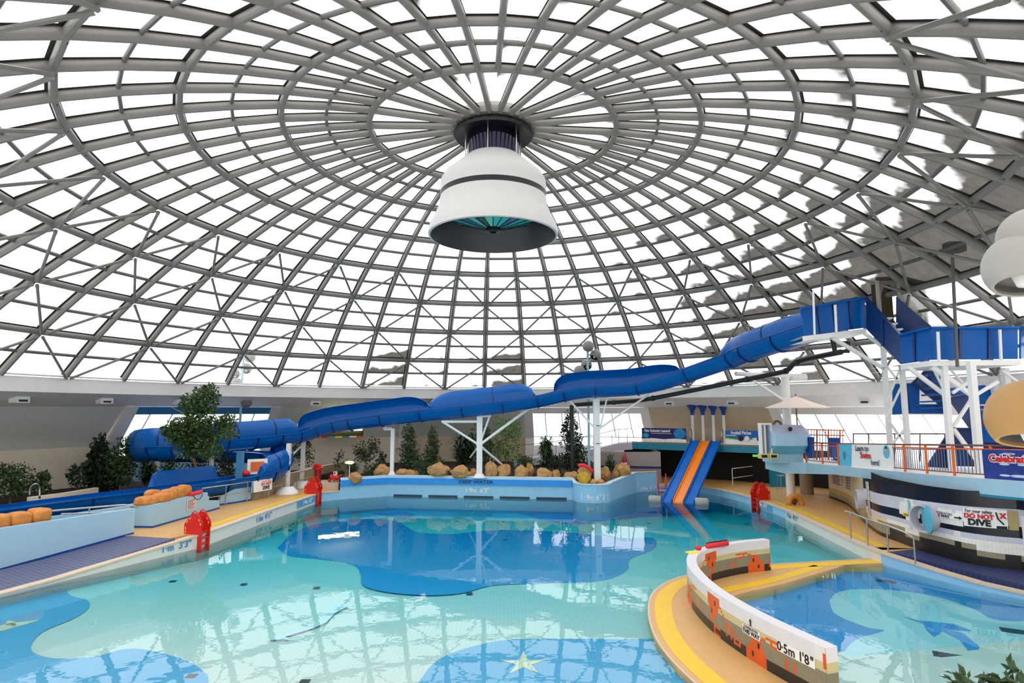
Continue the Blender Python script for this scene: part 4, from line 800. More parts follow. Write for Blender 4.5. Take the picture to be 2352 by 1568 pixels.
m = MB(); q0 = q[0].lerp(q[1], .02); m.add([q0+fr_*.2+Vector((0, 0, .42)), q0+fr_*.2+dx*.12+Vector((0, 0, .42)), q0+fr_*.2+dx*.07+Vector((0, 0, 1.02)), q0+fr_*.2+Vector((0, 0, 1.02))], [(0, 1, 2, 3)]); m.build('blue_edge', W['cyan'], t)
# chrome ladder handle far left
m = MB(); m.tube(catmull([Yp(68, 1140, 3.4), Yp(70, 1122, 3.4), Yp(80, 1111, 3.4), Yp(90, 1118, 3.6), Yp(91, 1145, 3.6)], 4), .035, 8); tag(m.build('grab_rail', W['chrome'], smooth=True), 'curved steel grab rail beside the flume run-out at the left', 'grab rail')
m = MB(); m.wall([XY(Yp(x, 1130, Y)) for x, Y in ((70, 5.6), (150, 7), (226, 9))], .3, .95, .2); tag(m.build('low_wall', [W['cream']]), 'short cream wall beside the shrubs behind the run-out', 'wall')
# red pool ladders
def ladder(label, p, rz, sc=1.):
    t = thing('pool_ladder', label, 'pool ladder', tuple(p), 'red pool ladders', rz)
    M = Matrix.Rotation(rz, 3, 'Z'); p = Vector(p)
    out_ = [(-.62, 0), (-.62, .5), (-.35, .85), (-.18, 1.05), (.0, 1.05), (.1, .92), (.35, .55), (.38, .3), (.38, -.9), (.05, -.9), (.05, 0)]
    for s in (-1, 1):
        m = MB(); A = [p+Vector((x*sc, s*.3*sc-.025, z*sc)) for x, z in out_]; B = [q+Vector((0, .05, 0)) for q in A]
        m.strip(A, B, closed=True); m.add(A, [tuple(range(len(A)))]); m.add(B, [tuple(range(len(B)))[::-1]])
        b = m.build('side_plate', W['red'], t)
        m = MB(); lp = [(-.62, .05), (-.62, .5), (-.35, .85), (-.2, 1.08), (-.09, 1.14), (.02, 1.1), (.12, .94), (.37, .58), (.4, .3)]
        m.tube([p+Vector((x*1.03*sc, s*.3*sc, z*sc*1.02)) for x, z in lp], .035*sc, 6); m.build('handle', W['red'], b, smooth=True)
        for x, z, ry in ((-.5, .62, -.95), (-.33, .8, -.95), (.2, .72, .95), (.3, .52, 1.2), (-.56, .3, PI/2), (-.56, .12, PI/2)):
            m = MB(); m.box(p+Vector((x*sc, s*.3*sc, z*sc)), (.13*sc, .07, .04), ry=ry); m.build('hand_slot', W['slot'], b)
    for z in (.1, -.2, -.5, -.8):
        m = MB(); m.box(p+Vector((.22*sc, 0, z*sc)), (.26*sc, .58*sc, .05)); m.build('tread', W['red'], t)
    return t
a = Z(444, 1219, LZ); ladder('red plastic pool ladder at the near left edge beside the 1.m marking', (-11.3, 1.85, LZ), R(-12), .74)
ladder('red plastic pool ladder at the far left corner beside the floats', (-10.3, 13.0, LZ), R(-8), .78)
ladder('red plastic pool ladder on the right edge at the far end of the yellow stripe', (14.3, 10.95, 0), R(195), .8)
p = Z(1522, 1124, 0); ladder('dark red pool ladder at the far edge just left of the lane slide', (p.x, p.y+.12, 0), R(-100), .8)
# red and black lane floats in a heap, flotation stand, notices by the planting
hp = Z(770, 1112, .5)
for k in range(26):
    c = Vector((lerp(-10.1, -8.9, rnd.random()), 15.1+rnd.uniform(-.4, .5), .6+rnd.random()*.25)); m = MB(); m.lathe([(0.001, -.09), (.1, -.06), (.12, 0), (.1, .06), (0.001, .09)], c, 10, M=Matrix.Rotation(rnd.random()*3, 3, 'X') @ Matrix.Rotation(rnd.random()*3, 3, 'Y'))
    bk = k % 3 == 2; tag(m.build('lane_float', W['black'] if bk else W['red'], smooth=True), 'round black lane float in the heap by the far left ladder' if bk else 'round red lane float in the heap by the far left ladder', 'lane float', 'black lane floats in the heap' if bk else 'red lane floats in the heap')
m = MB(); m.prism([(-10.4, 14.4), (-8.6, 14.9), (-8.5, 16.4), (-10.9, 16.2)], -.2, .5); tag(m.build('low_platform', W['lip']), 'low beige platform under the heap of lane floats', 'platform')
c = Yp(730, 1085, 16.2); t = thing('fire_point', 'dark red rescue equipment stand beside the heap of floats', 'equipment stand', (c.x, 16.2, .5))
m = MB(); m.tube([(c.x, 16.2, .3), (c.x, 16.2, 1.2)], .2, 12); m.build('column', mat('dark_red_column', (170, 24, 18), .4), t, smooth=True, ang=50)
m = MB(); m.lathe([(.1, 1.1), (.34, 1.16), (.34, 1.26), (.12, 1.32)], (c.x, 16.2, 0), 16); m.build('tray', W['red'], t)
for k in range(4): m = MB(); m.blob((c.x+rnd.uniform(-.2, .2), 16.2+rnd.uniform(-.2, .2), 1.38), (.14, .12, .12), k, 2); m.build('buoy', W['redpad'] if k % 2 else W['red'], t, smooth=True)
c = Yp(770, 1090, 15.8); t = thing('caution_notice', 'small white notice with red symbols on a rope beside the fern', 'notice', tuple(c)); m = MB(); m.box(c, (.24, .03, .4)); m.build('board', W['paper'], t)
m = MB(); m.box(c+Vector((-.03, -.02, .1)), (.1, .02, .1)); m.box(c+Vector((0, -.02, -.1)), (.16, .02, .08)); m.build('symbol', W['redink'], t)
m = MB(); m.tube([Yp(742, 1080, 16), Yp(766, 1083, 15.85)], .012, 5); m.build('rope', W['ink'], t)
p = Yp(803, 1108, 14.4); t = thing('marker_pole', 'thin pale pole with a lit top beside the pinkish rock', 'pole', (p.x, p.y, .5)); m = MB(); m.tube([p, Yp(803, 1068, 14.4)], .02, 6); m.build('pole', W['lwhite'], t); m = MB(); m.blob(Yp(803, 1062, 14.4), (.28, .1, .1), 3, 2, .1); m.build('lamp_head', mat('warm_lamp', (255, 230, 170), .5, emit=1.2), t)
# fluorescent panel with coloured strip on the far wall
c0, c1 = Yp(735, 988, 22.4), Yp(834, 986, 24); d3 = (c1-c0); d3.z = 0; L3 = d3.length; d3.normalize(); mid = (c0+c1)/2; mid.z = Yp(784, 990, 23.2).z; ang3 = math.atan2(d3.y, d3.x)
t = thing('light_panel', 'long wall light over a coloured strip on the far left wall', 'wall light', tuple(mid))
m = MB(); m.box(mid+Vector((0, 0, -.1)), (L3, .16, .75), rz=ang3); m.build('back_board', mat('dark_green_board', (44, 44, 12), .6), t)
m = MB(); pf = Vector((d3.y, -d3.x, 0))*.16; m.tube([mid+pf-d3*L3*.46+Vector((0, 0, .12)), mid+pf+d3*L3*.46+Vector((0, 0, .14))], .1, 10); m.build('tube', mat('fluorescent_tube', (255, 252, 205), .5, emit=9), t)
for k, cc in enumerate(('red', 'cyan', 'gold', 'teal', 'paper', 'orange')): m = MB(); m.box(mid+pf*.7+d3*L3*((k+.5)/6-.5)+Vector((0, 0, -.42)), (L3/6, .06, .1), rz=ang3); m.build('colour_strip', W[cc], t)
for lab, px, row, r_ in (('small round lit wall lamp above the far planting', 1197, 972, 27.2), ('second small lit wall lamp beside the far window edge', 1211, 974, 27.1)):
    p = RR(px, row, r_); m = MB(); m.blob(p, (.16, .1, .24), 2, 2, .05); tag(m.build('wall_lamp', mat('warm_wall_lamp', (255, 224, 120), .5, emit=5), smooth=True), lab, 'wall lamp')
# ================================================================ RIGHT SIDE
def seg_at(a, b, px, z):                            # point of the plan segment a-b seen at column px
    lo, hi = 0., 1.; A, B = Vector((a[0], a[1], z)), Vector((b[0], b[1], z)); up = proj(B)[0] > proj(A)[0]
    for _ in range(40):
        t = (lo+hi)/2
        if (proj(A.lerp(B, t))[0] < px) == up: lo = t
        else: hi = t
    return A.lerp(B, t)
def poly_s(pts):
    s = [0]
    for a, b in zip(pts, pts[1:]): s.append(s[-1]+(Vector(b[:2])-Vector(a[:2])).length)
    return s
def at_s(pts, S, s):
    i = max(0, min(len(S)-2, next((k for k in range(len(S)-1) if S[k+1] >= s), len(S)-2))); t = (s-S[i])/(S[i+1]-S[i])
    return Vector(pts[i][:2]).lerp(Vector(pts[i+1][:2]), t)
def s_at_px(pts, S, px, z, n=600):
    return min((abs(proj((*at_s(pts, S, S[-1]*k/n), z))[0]-px), S[-1]*k/n) for k in range(n+1))[1]
# ---- gallery slab
ED = [(1757, 1057, 2.06), (1800, 1060, 2.06), (1851, 1063, 2.08), (1916, 1069, 2.16), (1980, 1075, 2.28), (2054, 1082, 2.42), (2120, 1088, 2.52), (2190, 1094, 2.6), (2270, 1100, 2.66), (2352, 1106, 2.7), (2500, 1117, 2.74)]
E3 = [Z(*q) for q in ED]; HB = [.45, .62, .55, .42, .42, .44, .46, .47, .48, .48, .48]
BK = [pol(27.2, a, p.z) for a, p in zip([R(lerp(57, 108, k/10)) for k in range(11)], E3)]
m = MB(); lowr = [(p.x, p.y, p.z-h) for p, h in zip(E3, HB)]; lowb = [(p.x, p.y, p.z-h) for p, h in zip(BK, HB)]
m.strip(E3, BK, 2); m.strip(lowr, E3, 0); m.strip(lowb, lowr, 1); m.add([E3[0], BK[0], lowb[0], lowr[0]], [(0, 1, 2, 3)], 0)
o = struct(m.build('floor_gallery', [W['lblue'], W['offwhite'], W['white']])); tag(o, 'raised gallery floor with pale blue edge above the tiled mural wall', 'gallery floor')
m = MB(); A = [(p.x, p.y, p.z-h-.005) for p, h in zip(E3, HB)][5:]; B = [(x, y, z-.07) for x, y, z in A]; m.strip(A, B); o = struct(m.build('trim_40', W['teal']))
def gz(p): return min(2.74, max(2.06, lerp(2.06, 2.7, (9.5-p[1])/13)))
# ---- gallery railing
rb = [Z(x, y-2, z) for x, y, z in ED[2:]]; rb = [Vector((p.x+.06, p.y+.1, q.z)) for p, q in zip(rb, E3[2:])]
S = poly_s(rb); zs = [p.z for p in rb]
def rz(s):
    i = max(0, min(len(S)-2, next((k for k in range(len(S)-1) if S[k+1] >= s), len(S)-2))); return lerp(zs[i], zs[i+1], (s-S[i])/(S[i+1]-S[i]))
def rp(s, h): q = at_s(rb, S, s); return Vector((q.x, q.y, rz(s)+h))
t = thing('gallery_railing', 'long railing with orange posts and blue grey bars along the gallery edge', 'railing', tuple(rb[0]))
RH = 1.02; brown = mat('brown_rail', (120, 62, 38), .4); bars = mat('blue_grey_bar', (92, 112, 140), .4)
m = MB(); m.tube([rp(S[-1]*k/30, RH) for k in range(31)], .035, 8); m.build('top_rail', brown, t, smooth=True)
m = MB(); m.tube([rp(S[-1]*k/30, RH-.12) for k in range(31)], .028, 8); m.build('second_rail', W['orange'], t, smooth=True)
m = MB(); m.tube([rp(S[-1]*k/30, .1) for k in range(31)], .02, 6); m.build('bottom_rail', brown, t, smooth=True)
k = 0; s = .05; n_b = 0
while s < S[-1]:
    m = MB()
    if k % 10 == 0: m.tube([rp(s, -.02), rp(s, RH)], .045, 8); m.build('post', W['orange'], t)
    elif n_b < 96: m.tube([rp(s, .1), rp(s, RH-.12)], .013, 5); m.build('baluster', bars if k % 5 else brown, t); n_b += 1
    k += 1; s += .145
def hang(name, label, px0, px1, h0, h1, mt, off=.07):
    s0, s1 = s_at_px(rb, S, px0, 3), s_at_px(rb, S, px1, 3) if px1 < 2352 else min(S[-1], s_at_px(rb, S, 2352, 3)+.9)
    t = thing(name, label, 'banner', tuple(rp((s0+s1)/2, h0))); N = 10
    nrm = lambda s: (lambda d: Vector((d.y, -d.x, 0)).normalized())(at_s(rb, S, min(S[-1], s+.05))-at_s(rb, S, max(0, s-.05)))
    sg = 1 if nrm((s0+s1)/2).dot(CAM-rp((s0+s1)/2, 0)) > 0 else -1
    P = lambda s, h, o=0.: rp(s, h)+nrm(s)*sg*(off+o)
    m = MB(); m.strip([P(lerp(s0, s1, i/N), h0) for i in range(N+1)], [P(lerp(s0, s1, i/N), h1) for i in range(N+1)]); m.build('sheet', mt, t)
    return t, P, s0, s1
def onb(t, P, s0, s1, body, u, h, size, mt, bold=0, depth=.012, sx=1., align='CENTER'):
    s = lerp(s0, s1, u); d = (P(s+.1, h)-P(s-.1, h)).normalized()
    return text(body, 'lettering', mt, size, P(s, h, depth), d, (0, 0, 1), t, bold=bold, sx=sx, align=align)
def disc(t, P, s0, s1, u, h, r, mt, name='picture', dep=.008, k=1., a0=0, a1=360):
    s = lerp(s0, s1, u); m = MB(); pts = [P(s+r*k*math.cos(R(a)), h+r*math.sin(R(a)), dep) for a in range(a0, a1, 15)]; m.add(pts, [tuple(range(len(pts)))]); return m.build(name, mt, t)
t, P, s0, s1 = hang('swim_banner', 'white and blue Learn to Swim here banner on the gallery railing', 1931, 2055, -.02, 1.0, W['paper'])
cyanp = mat('light_cyan_print', (90, 188, 222), .6, var=.15, scale=4)
m = MB(); N = 8; m.strip([P(lerp(s0, lerp(s0, s1, .22), i/N), -.02, .006) for i in range(N+1)], [P(lerp(s0, lerp(s0, s1, .26), i/N), 1., .006) for i in range(N+1)]); m.build('blue_field', cyanp, t)
disc(t, P, s0, s1, .1, .48, .2, W['glassblue'], k=.8)
disc(t, P, s0, s1, .9, .72, .27, cyanp); disc(t, P, s0, s1, .9, .76, .1, mat('skin_tone_print', (214, 160, 120), .6), dep=.014); disc(t, P, s0, s1, .9, .84, .1, W['ink'], dep=.016, a1=195)
onb(t, P, s0, s1, 'Learn to', .46, .82, .33, W['navy'], .006, .05, 1.1); onb(t, P, s0, s1, 'Swim', .52, .52, .38, W['redink'], .012, .04, 1.2); onb(t, P, s0, s1, 'here!', .7, .24, .33, W['navy'], .004, .04, 1.1)
m = MB()
for k in range(9): a = lerp(s0, s1, .36+k*.065); m.add([P(a, .06, .01), P(a+.07, .06, .01), P(a+.07, .1, .01), P(a, .1, .01)], [(0, 1, 2, 3)])
m.build('logo_row', W['grey'], t)
wave = mat('water_photo_print', (22, 60, 156), .5, scale=3.5, var2=(8, 20, 80)); 
t, P, s0, s1 = hang('celebrate_banner', 'dark blue water banner with red Celebrate lettering at the right end of the railing', 2264, 2360, -.06, .9, wave)
L_ = s1-s0
for body, u, h, sz in (('Celebrate', .1, .62, .3), ('with', .62, .3, .27)):
    onb(t, P, s0, s1, body, u, h, sz, W['paper'], .035, .006, 1.02, 'LEFT'); onb(t, P, s0, s1, body, u, h, sz, W['redink'], .012, .018, 1.02, 'LEFT')
for k in range(9):
    u, h = rnd.uniform(.1, .9), rnd.choice((.05, .12, .42, .46, .78, .84)); disc(t, P, s0, s1, u, h, rnd.uniform(.025, .05), mat('pale_wave_print', (190, 208, 236), .6), 'wave_mark', .004, 5)
# ---- mural wall
MP = [(1905, 1143, 0), (1925, 1150, 0), (1950, 1162, 0), (1972, 1185, 0), (1990, 1205, 0), (2020, 1228, 0), (2060, 1243, 0), (2110, 1262, 0), (2160, 1278, -.04), (2220, 1296, -.1), (2290, 1312, -.18), (2352, 1324, -.26)]
mp = [XY(Z(*q)) for q in MP]; mp = [(q.x, q.y) for q in catmull([Vector((x, y, 0)) for x, y in mp], 5)]+[(16.6, -5.6), (18.2, -7.4)]
MS = poly_s(mp); cw_ = .1
def mtop(p): return gz(p)-.42
sg = {n: s_at_px(mp, MS, n, 1.) for n in (1920, 1945, 1957, 1966, 1985, 1998, 2010, 2040, 2085, 2132, 2170, 2216, 2316, 2334)}
palm = [mat('navy_black_mural_tile', (12, 12, 30), .25), mat('lilac_mural_tile', (206, 206, 222), .35, var=.03), mat('white_mural_tile', (240, 238, 232), .35, var=.03), mat('olive_mural_tile', (150, 142, 116), .4, var=.1), mat('black_mural_tile', (24, 22, 20), .3), mat('cream_mural_tile', (226, 208, 176), .4, var=.04), mat('mortar_sand_tile', (196, 170, 108), .4)]
palm = [tiled(q, cw_, .155, 1.5 if i in (0, 4) else .8, .05, True) for i, q in enumerate(palm)]
def mcol(s, f, j):                                   # f: 0 at the top, 1 at the foot
    w = .025*math.sin(s*2.1)+.015*math.sin(s*5+1)
    if s < sg[1957]: return 5 if f < .66 else 6 if f < .80 else 3 if f < .94 else 4
    if s < sg[1985]:
        return (5 if (j*7) % 5 else 4) if f < .62 else 6 if f < .8 else 3 if f < .94 else 4
    def cloud(c, w_, f0, f1): d = abs(s-c)/w_; return d < 1 and f0+(.05 if (int(s/cw_) % 3 == 0) else 0)+d*d*.05 < f < f1-d*d*.09
    if cloud(sg[2085]+.1, .62, .24, .55) or cloud(sg[2170]+.05, .68, .27, .52): return 2
    if s > sg[2334]+.15 and .3 < f < .62: return 2
    if f < .25: return 0
    if f < .46: return 1
    if f < .55: return 0
    if f < .64+w: return 1
    if f < .74+w*1.4: return 2 if s > sg[2010]+1 else 5
    if f < .80+w*1.6: return 3
    return 4 if s > sg[2040] else (3 if f < .94 else 4)
NR = 14; m = MB(); uvs = []; n = int(MS[-1]/cw_)
for c in range(n):
    a, b = at_s(mp, MS, c*cw_), at_s(mp, MS, (c+1)*cw_); ta, tb = mtop(a), mtop(b); za = lerp(0, -.26, smooth(-1, -5, a.y)); zb = lerp(0, -.26, smooth(-1, -5, b.y))
    for j in range(NR):
        f0, f1 = j/NR, (j+1)/NR; q = [(a.x, a.y, lerp(ta, za, f1)), (b.x, b.y, lerp(tb, zb, f1)), (b.x, b.y, lerp(tb, zb, f0)), (a.x, a.y, lerp(ta, za, f0))]
        m.add(q, [(0, 1, 2, 3)], mcol((c+.5)*cw_, (j+.5)/NR, c)); uvs += [(c*cw_, -(j+1)*.155), ((c+1)*cw_, -(j+1)*.155), ((c+1)*cw_, -j*.155), (c*cw_, -j*.155)]
A = [at_s(mp, MS, k*cw_*4) for k in range(n//4)]; 
o = struct(m.build('wall_mural', palm, uv={'UVMap': uvs})); tag(o, 'curved tiled mural wall with black, lilac and white bands below the gallery', 'mural wall')
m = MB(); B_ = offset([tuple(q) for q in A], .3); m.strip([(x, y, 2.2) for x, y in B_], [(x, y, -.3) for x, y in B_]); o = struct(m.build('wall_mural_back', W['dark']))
def mfr(s, f):                                        # frame on the mural: point, tangent to the right of the viewer, outward normal
    p = at_s(mp, MS, s); q = at_s(mp, MS, min(MS[-1], s+.1)); d = Vector((q.x-p.x, q.y-p.y, 0)).normalized(); nn = Vector((d.y, -d.x, 0))
    if nn.dot(CAM-Vector((p.x, p.y, 1))) < 0: nn = -nn
    return Vector((p.x, p.y, lerp(mtop(p), 0, f))), d, nn
def plate(m, s0, s1, f0, f1, off, mi=0, N=4):
    A = []; B = []
    for k in range(N+1):
        s = lerp(s0, s1, k/N); p, d, nn = mfr(s, f0); A.append(p+nn*off); p, d, nn = mfr(s, f1); B.append(p+nn*off)
    m.strip(A, B, mi)
def msign(name, label, s0, s1, f0, f1, mt, off=.02):
    p, d, nn = mfr((s0+s1)/2, (f0+f1)/2); t = thing(name, label, 'sign', tuple(p)); m = MB(); plate(m, s0, s1, f0, f1, off); m.build('board', mt, t); return t
def mtext(t, body, s, f, size, mt, bold=0, sx=1., off=.035): p, d, nn = mfr(s, f); text(body, 'lettering', mt, size, p+nn*off, d, (0, 0, 1), t, bold=bold, sx=sx)
a, b = sg[2216], sg[2316]; w_ = b-a
t = msign('safety_sign', 'white DO NOT DIVE safety sign on the mural wall', a, b, .25, .50, W['paper'])
mtext(t, 'For your safety', a+w_*.36, .285, .15, W['ink'], .003, .75); mtext(t, 'DO NOT', a+w_*.36, .355, .19, W['redink'], .01, .98); mtext(t, 'DIVE', a+w_*.36, .44, .26, W['ink'], .014, 1.05)
mtext(t, 'X', a+w_*.9, .33, .2, W['redink'], .015); m = MB(); p, d, nn = mfr(a+w_*.83, .37); m.tube([p+nn*.03-d*.09+Vector((0, 0, .2)), p+nn*.03-d*.05, p+nn*.03+d*.09-Vector((0, 0, .16))], .022, 6); plate(m, a+w_*.74, a+w_*.98, .465, .5, .025); m.build('diver_symbol', W['ink'], t)
m = MB(); plate(m, b+.02, b+.3, .25, .51, .03); tag(m.build('panel', palm[6]), 'sandy brown panel right of the safety sign on the mural wall', 'panel')
a = sg[2170]; t = msign('direction_sign', 'small white DOMEBUSTERS THIS WAY sign with black arrow on the mural wall', a-.5, a+.62, .34, .43, W['paper'])
mtext(t, 'DOMEBUSTERS', a-.02, .36, .1, W['ink']); mtext(t, 'THIS WAY', a-.08, .4, .13, W['ink'], .004)
m = MB(); plate(m, a+.36, a+.5, .39, .41, .03); p, d, nn = mfr(a+.5, .4); m.add([p+nn*.03+Vector((0, 0, .06)), p+nn*.03+d*.1, p+nn*.03-Vector((0, 0, .06))], [(0, 1, 2)]); m.build('arrow', W['ink'], t)
a = sg[2085]; t = msign('banner_sign', 'narrow teal sign with vertical lettering in a white cloud on the mural wall', a+.02, a+.2, .25, .45, mat('pale_teal_sign', (120, 190, 200), .5)); p, d, nn = mfr(a+.08, .35); text('OASIS', 'lettering', W['paper'], .13, p+nn*.03, (0, 0, 1), -d, t, bold=.004)
t = msign('yellow_sign', 'small yellow sign with dark lettering under the teal sign on the mural wall', a-.28, a+.5, .46, .515, W['gold']); mtext(t, 'LEISURE FLUME', a+.1, .487, .085, W['ink'])
def notice(label, s0, s1, f0, f1, mt, lines):
    t = msign('notice', label, s0, s1, f0, f1, mt); m = MB()
    for k in range(lines): f = lerp(f0, f1, (k+.7)/(lines+.6)); plate(m, lerp(s0, s1, .12), lerp(s0, s1, .86-(k % 3)*.06), f, f+(f1-f0)/(lines+1)*.4, .03, 0, 2)
    m.build('text_lines', W['ink'], t)
notice('pink notice at the far left end of the mural wall', sg[1920]-.55, sg[1920]+.95, .08, .5, W['pink'], 7)
notice('second pale notice right of the pink notice on the mural wall', sg[1945]-.1, sg[1945]+1.1, .1, .52, W['lilac'], 5)
notice('tall white notice with lines of text beside the black band of the mural wall', sg[1998]-.45, sg[1998]+.12, .05, .42, W['paper'], 9)
notice('narrow white notice below the tall notice on the mural wall', sg[1998]-.3, sg[1998]+.14, .44, .74, W['pink'], 8)
for px, lab in ((2132, 'round blue flume mouth cover standing out from the mural wall'), (1985, 'second pale blue flume mouth on the mural wall behind the rail')):
    a = sg[px]; p, d, nn = mfr(a, .47); r_ = .46 if px == 2132 else .42
    ax = (nn*.8-d*.6 if px == 2132 else nn).normalized(); q = ax.to_track_quat('Z', 'Y').to_matrix()
    t = thing('flume_mouth', lab, 'flume mouth', tuple(p)); m = MB(); m.lathe([(r_, -.1), (r_, .3), (r_-.05, .3), (r_-.05, -.1)], p, 32, M=nn.to_track_quat('Z', 'Y').to_matrix()); m.build('collar', W['lilac'], t, smooth=True, ang=40)
    if px == 2132: m = MB(); c = p+d*.22+nn*.3; m.lathe([(0.001, .05), (r_*.7, .035), (r_, 0), (r_, -.05), (0.001, -.06)], c, 32, M=(nn*.85-d*.5).normalized().to_track_quat('Z', 'Y').to_matrix()); m.build('cover_disc', mat('aqua_disc', (84, 178, 204), .35), t, smooth=True, ang=40)
# ---- things below the gallery
for lab, x0, x1, mt, Y, zt in (('dark void wall', 0, 0, 'dark', 0, 0),): pass
o = struct((lambda m: (m.strip([pol(25.6, R(a), -.1) for a in range(22, 62, 3)], [pol(25.6, R(a), 2.3) for a in range(22, 62, 3)]), m.build('wall_undercroft', W['dark']))[1])(MB()))  # unlit space under the bridge, its darkness put into the wall colour
m = MB(); m.add([(18.6, 11.3, -.1), (22.5, 13, -.1), (22.5, 13, 2.1), (18.6, 11.3, 2.1)], [(0, 1, 2, 3)]); o = struct(m.build('wall_recess', W['dark']))  # near-black sheet, shade of the room below the gallery painted in
p = Z(1798, 1128, 0); m = MB(); m.box((p.x+.75, p.y+2.2, 1.0), (1.0, .3, 2.0)); o = struct(m.build('wall_teal', W['teal']))
p = Z(1866, 1138, 0); t = tag((lambda m: (m.tube([(p.x, p.y+.6, -.05), (p.x, p.y+.6, 1.75)], .36, 20), m.build('round_pillar', mat('grey_brown_pillar', (150, 132, 112), .6), smooth=True, ang=50))[1])(MB()), 'stout grey brown pillar in the shade under the gallery', 'pillar')
p = Z(1796, 1136, 0); t = thing('bar_stool', 'slim metal stand with round top beside the teal wall under the gallery', 'stand', tuple(p))
for k in range(3): a = k*2.1; m = MB(); m.tube([(p.x+.3*math.cos(a), p.y+.3*math.sin(a), 0), (p.x+.2*math.cos(a), p.y+.2*math.sin(a), 1.1)], .018, 6); m.build('leg', W['chrome'], t)
m = MB(); m.lathe([(0.001, 1.12), (.3, 1.12), (.3, 1.08), (0.001, 1.08)], p, 20); m.build('top', W['chrome'], t)
p = Z(1826, 1160, 0); t = thing('padded_hoop', 'small orange brown padded hoop standing at the foot of the round white column', 'padding', tuple(p))
m = MB(); m.tube([p+Vector((.42*math.cos(a)*.8, .12*math.sin(a)*0, .42*math.sin(a)*1.1)) for a in [R(q) for q in range(-10, 191, 12)]], .15, 10); m.build('hoop', mat('orange_brown_pad', (200, 128, 50), .6, var=.1), t, smooth=True)
m = MB(); m.blob(p+Vector((0, .05, .2)), (.16, .1, .2), 5, 2, .1); m.build('core', mat('dark_brown_core', (110, 50, 26), .6), t, smooth=True)
p0, p1, p2 = Z(1683, 1114, 0), Z(1733, 1106, 0), Z(1775, 1104, 0)
rail('barrier', 'grey metal barrier rail in the dark under the bridge', 'railing', [q+Vector((0, 0, 1.05)) for q in (p0, p1, p2)], .03, [(q, q+Vector((0, 0, 1.05))) for q in (p0, p1)], [q+Vector((0, 0, .45)) for q in (p0, p1, p2)], W['grey'])
hr = [(1955, 1237), (1994, 1256), (2041, 1274), (2103, 1297)]; hb = [Z(x, y, lerp(0, -.12, i/3)) for i, (x, y) in enumerate(hr)]
top = [p+Vector((0, 0, .98)) for p in hb]; top.append(hb[-1]+Vector((.12, -.2, .9)))
rail('handrail', 'steel handrail with four posts along the right ramp', 'handrail', [hb[0]+Vector((-.05, .2, .98))]+[p+Vector((0, 0, .98)) for p in hb[:-1]]+[hb[-1]+Vector((-.1, .3, .97)), hb[-1]+Vector((0, .02, .85))], .03, [(p, p+Vector((0, 0, .96 if i < 3 else .88))) for i, p in enumerate(hb)])
# ---- bridge and approach ramp
bA, bB = Z(1452, 1016, 2.5), Z(1746, 1025, 2.5); bd = (bB-bA).normalized(); bn = Vector((-bd.y, bd.x, 0))
m = MB(); m.prism([XY(bA), XY(bB), XY(bB+bn*4.2+bd*1), XY(bA+bn*3.0)], 2.06, 2.5, 1, 0); m.box((bA+bB)/2+Vector((0, 0, .03))+bn*.15, ((bB-bA).length, .25, .08), rz=math.atan2(bd.y, bd.x), mi=2)
o = struct(m.build('floor_bridge', [W['teal'], W['offwhite'], mat('rust_edge', (190, 140, 90), .7)])); tag(o, 'teal edged bridge slab crossing behind the lane slide', 'bridge')
rA = Yp(1180, 1056, 22.3); rp0 = [rA, Yp(1270, 1047, 22), Yp(1370, 1030, 21.8), Yp(1420, 1018, 21.6), bA]
m = MB(); A = [Vector(p) for p in rp0]; m.strip([p-Vector((0, 0, .5)) for p in A], A); m.strip(A, [p+Vector((.6, 2.2, 0)) for p in A]); m.strip([p-Vector((0, 0, .5))+Vector((.6, 2.2, 0)) for p in A], [p-Vector((0, 0, .5)) for p in A])
o = struct(m.build('ramp_approach', W['lilac'])); tag(o, 'lilac grey approach ramp rising behind the planting to the bridge', 'ramp')
rail('ramp_railing', 'thin glass balustrade with dark posts along the approach ramp', 'railing', [p+Vector((0, .1, 1.0)) for p in rp0], .02, [(q, q+Vector((0, 0, 1.0))) for q in [seg_at(XY(rp0[i]), XY(rp0[i+1]), px, 0)+Vector((0, .1, rp0[i].z)) for i, px in ((0, 1242), (1, 1278), (1, 1330), (2, 1408), (3, 1424), (3, 1443))]], None, brown)
m = MB(); m.add([Vector((6.6, 19.2, -.1)), Vector((10.9, 18.2, -.1)), Vector((10.9, 18.2, 2.06)), Vector((6.6, 19.2, 2.0))], [(0, 1, 2, 3)]); m.add([Vector((10.9, 18.2, -.1)), Vector((11.2, 22, -.1)), Vector((11.2, 22, 2.06)), Vector((10.9, 18.2, 2.06))], [(0, 1, 2, 3)])
o = struct(m.build('wall_tiled', mat('mauve_grey_wall_tile', (150, 136, 132), .4, var=.05))); m = MB(); m.add([Vector((6.6, 19.17, .95)), Vector((10.9, 18.17, .95)), Vector((10.9, 18.17, 1.1)), Vector((6.6, 19.17, 1.1))], [(0, 1, 2, 3)]); m.build('stripe', W['navy'], o)
p = Yp(1434, 1062, 18.4); t = thing('rescue_stand', 'dark red rescue stand on the mauve tiled wall above the large brown rock', 'equipment stand', (p.x, 18.4, 1.0)); m = MB(); m.tube([(p.x, 18.35, .9), (p.x, 18.35, 1.5), (p.x, 18.35, 1.95)], [.2, .17, .06], 10); m.build('body', mat('maroon_plastic', (150, 20, 20), .4), t, smooth=True)
m = MB(); m.box((p.x+.05, 18.15, 1.25), (.12, .04, .25)); m.build('label_plate', W['paper'], t)
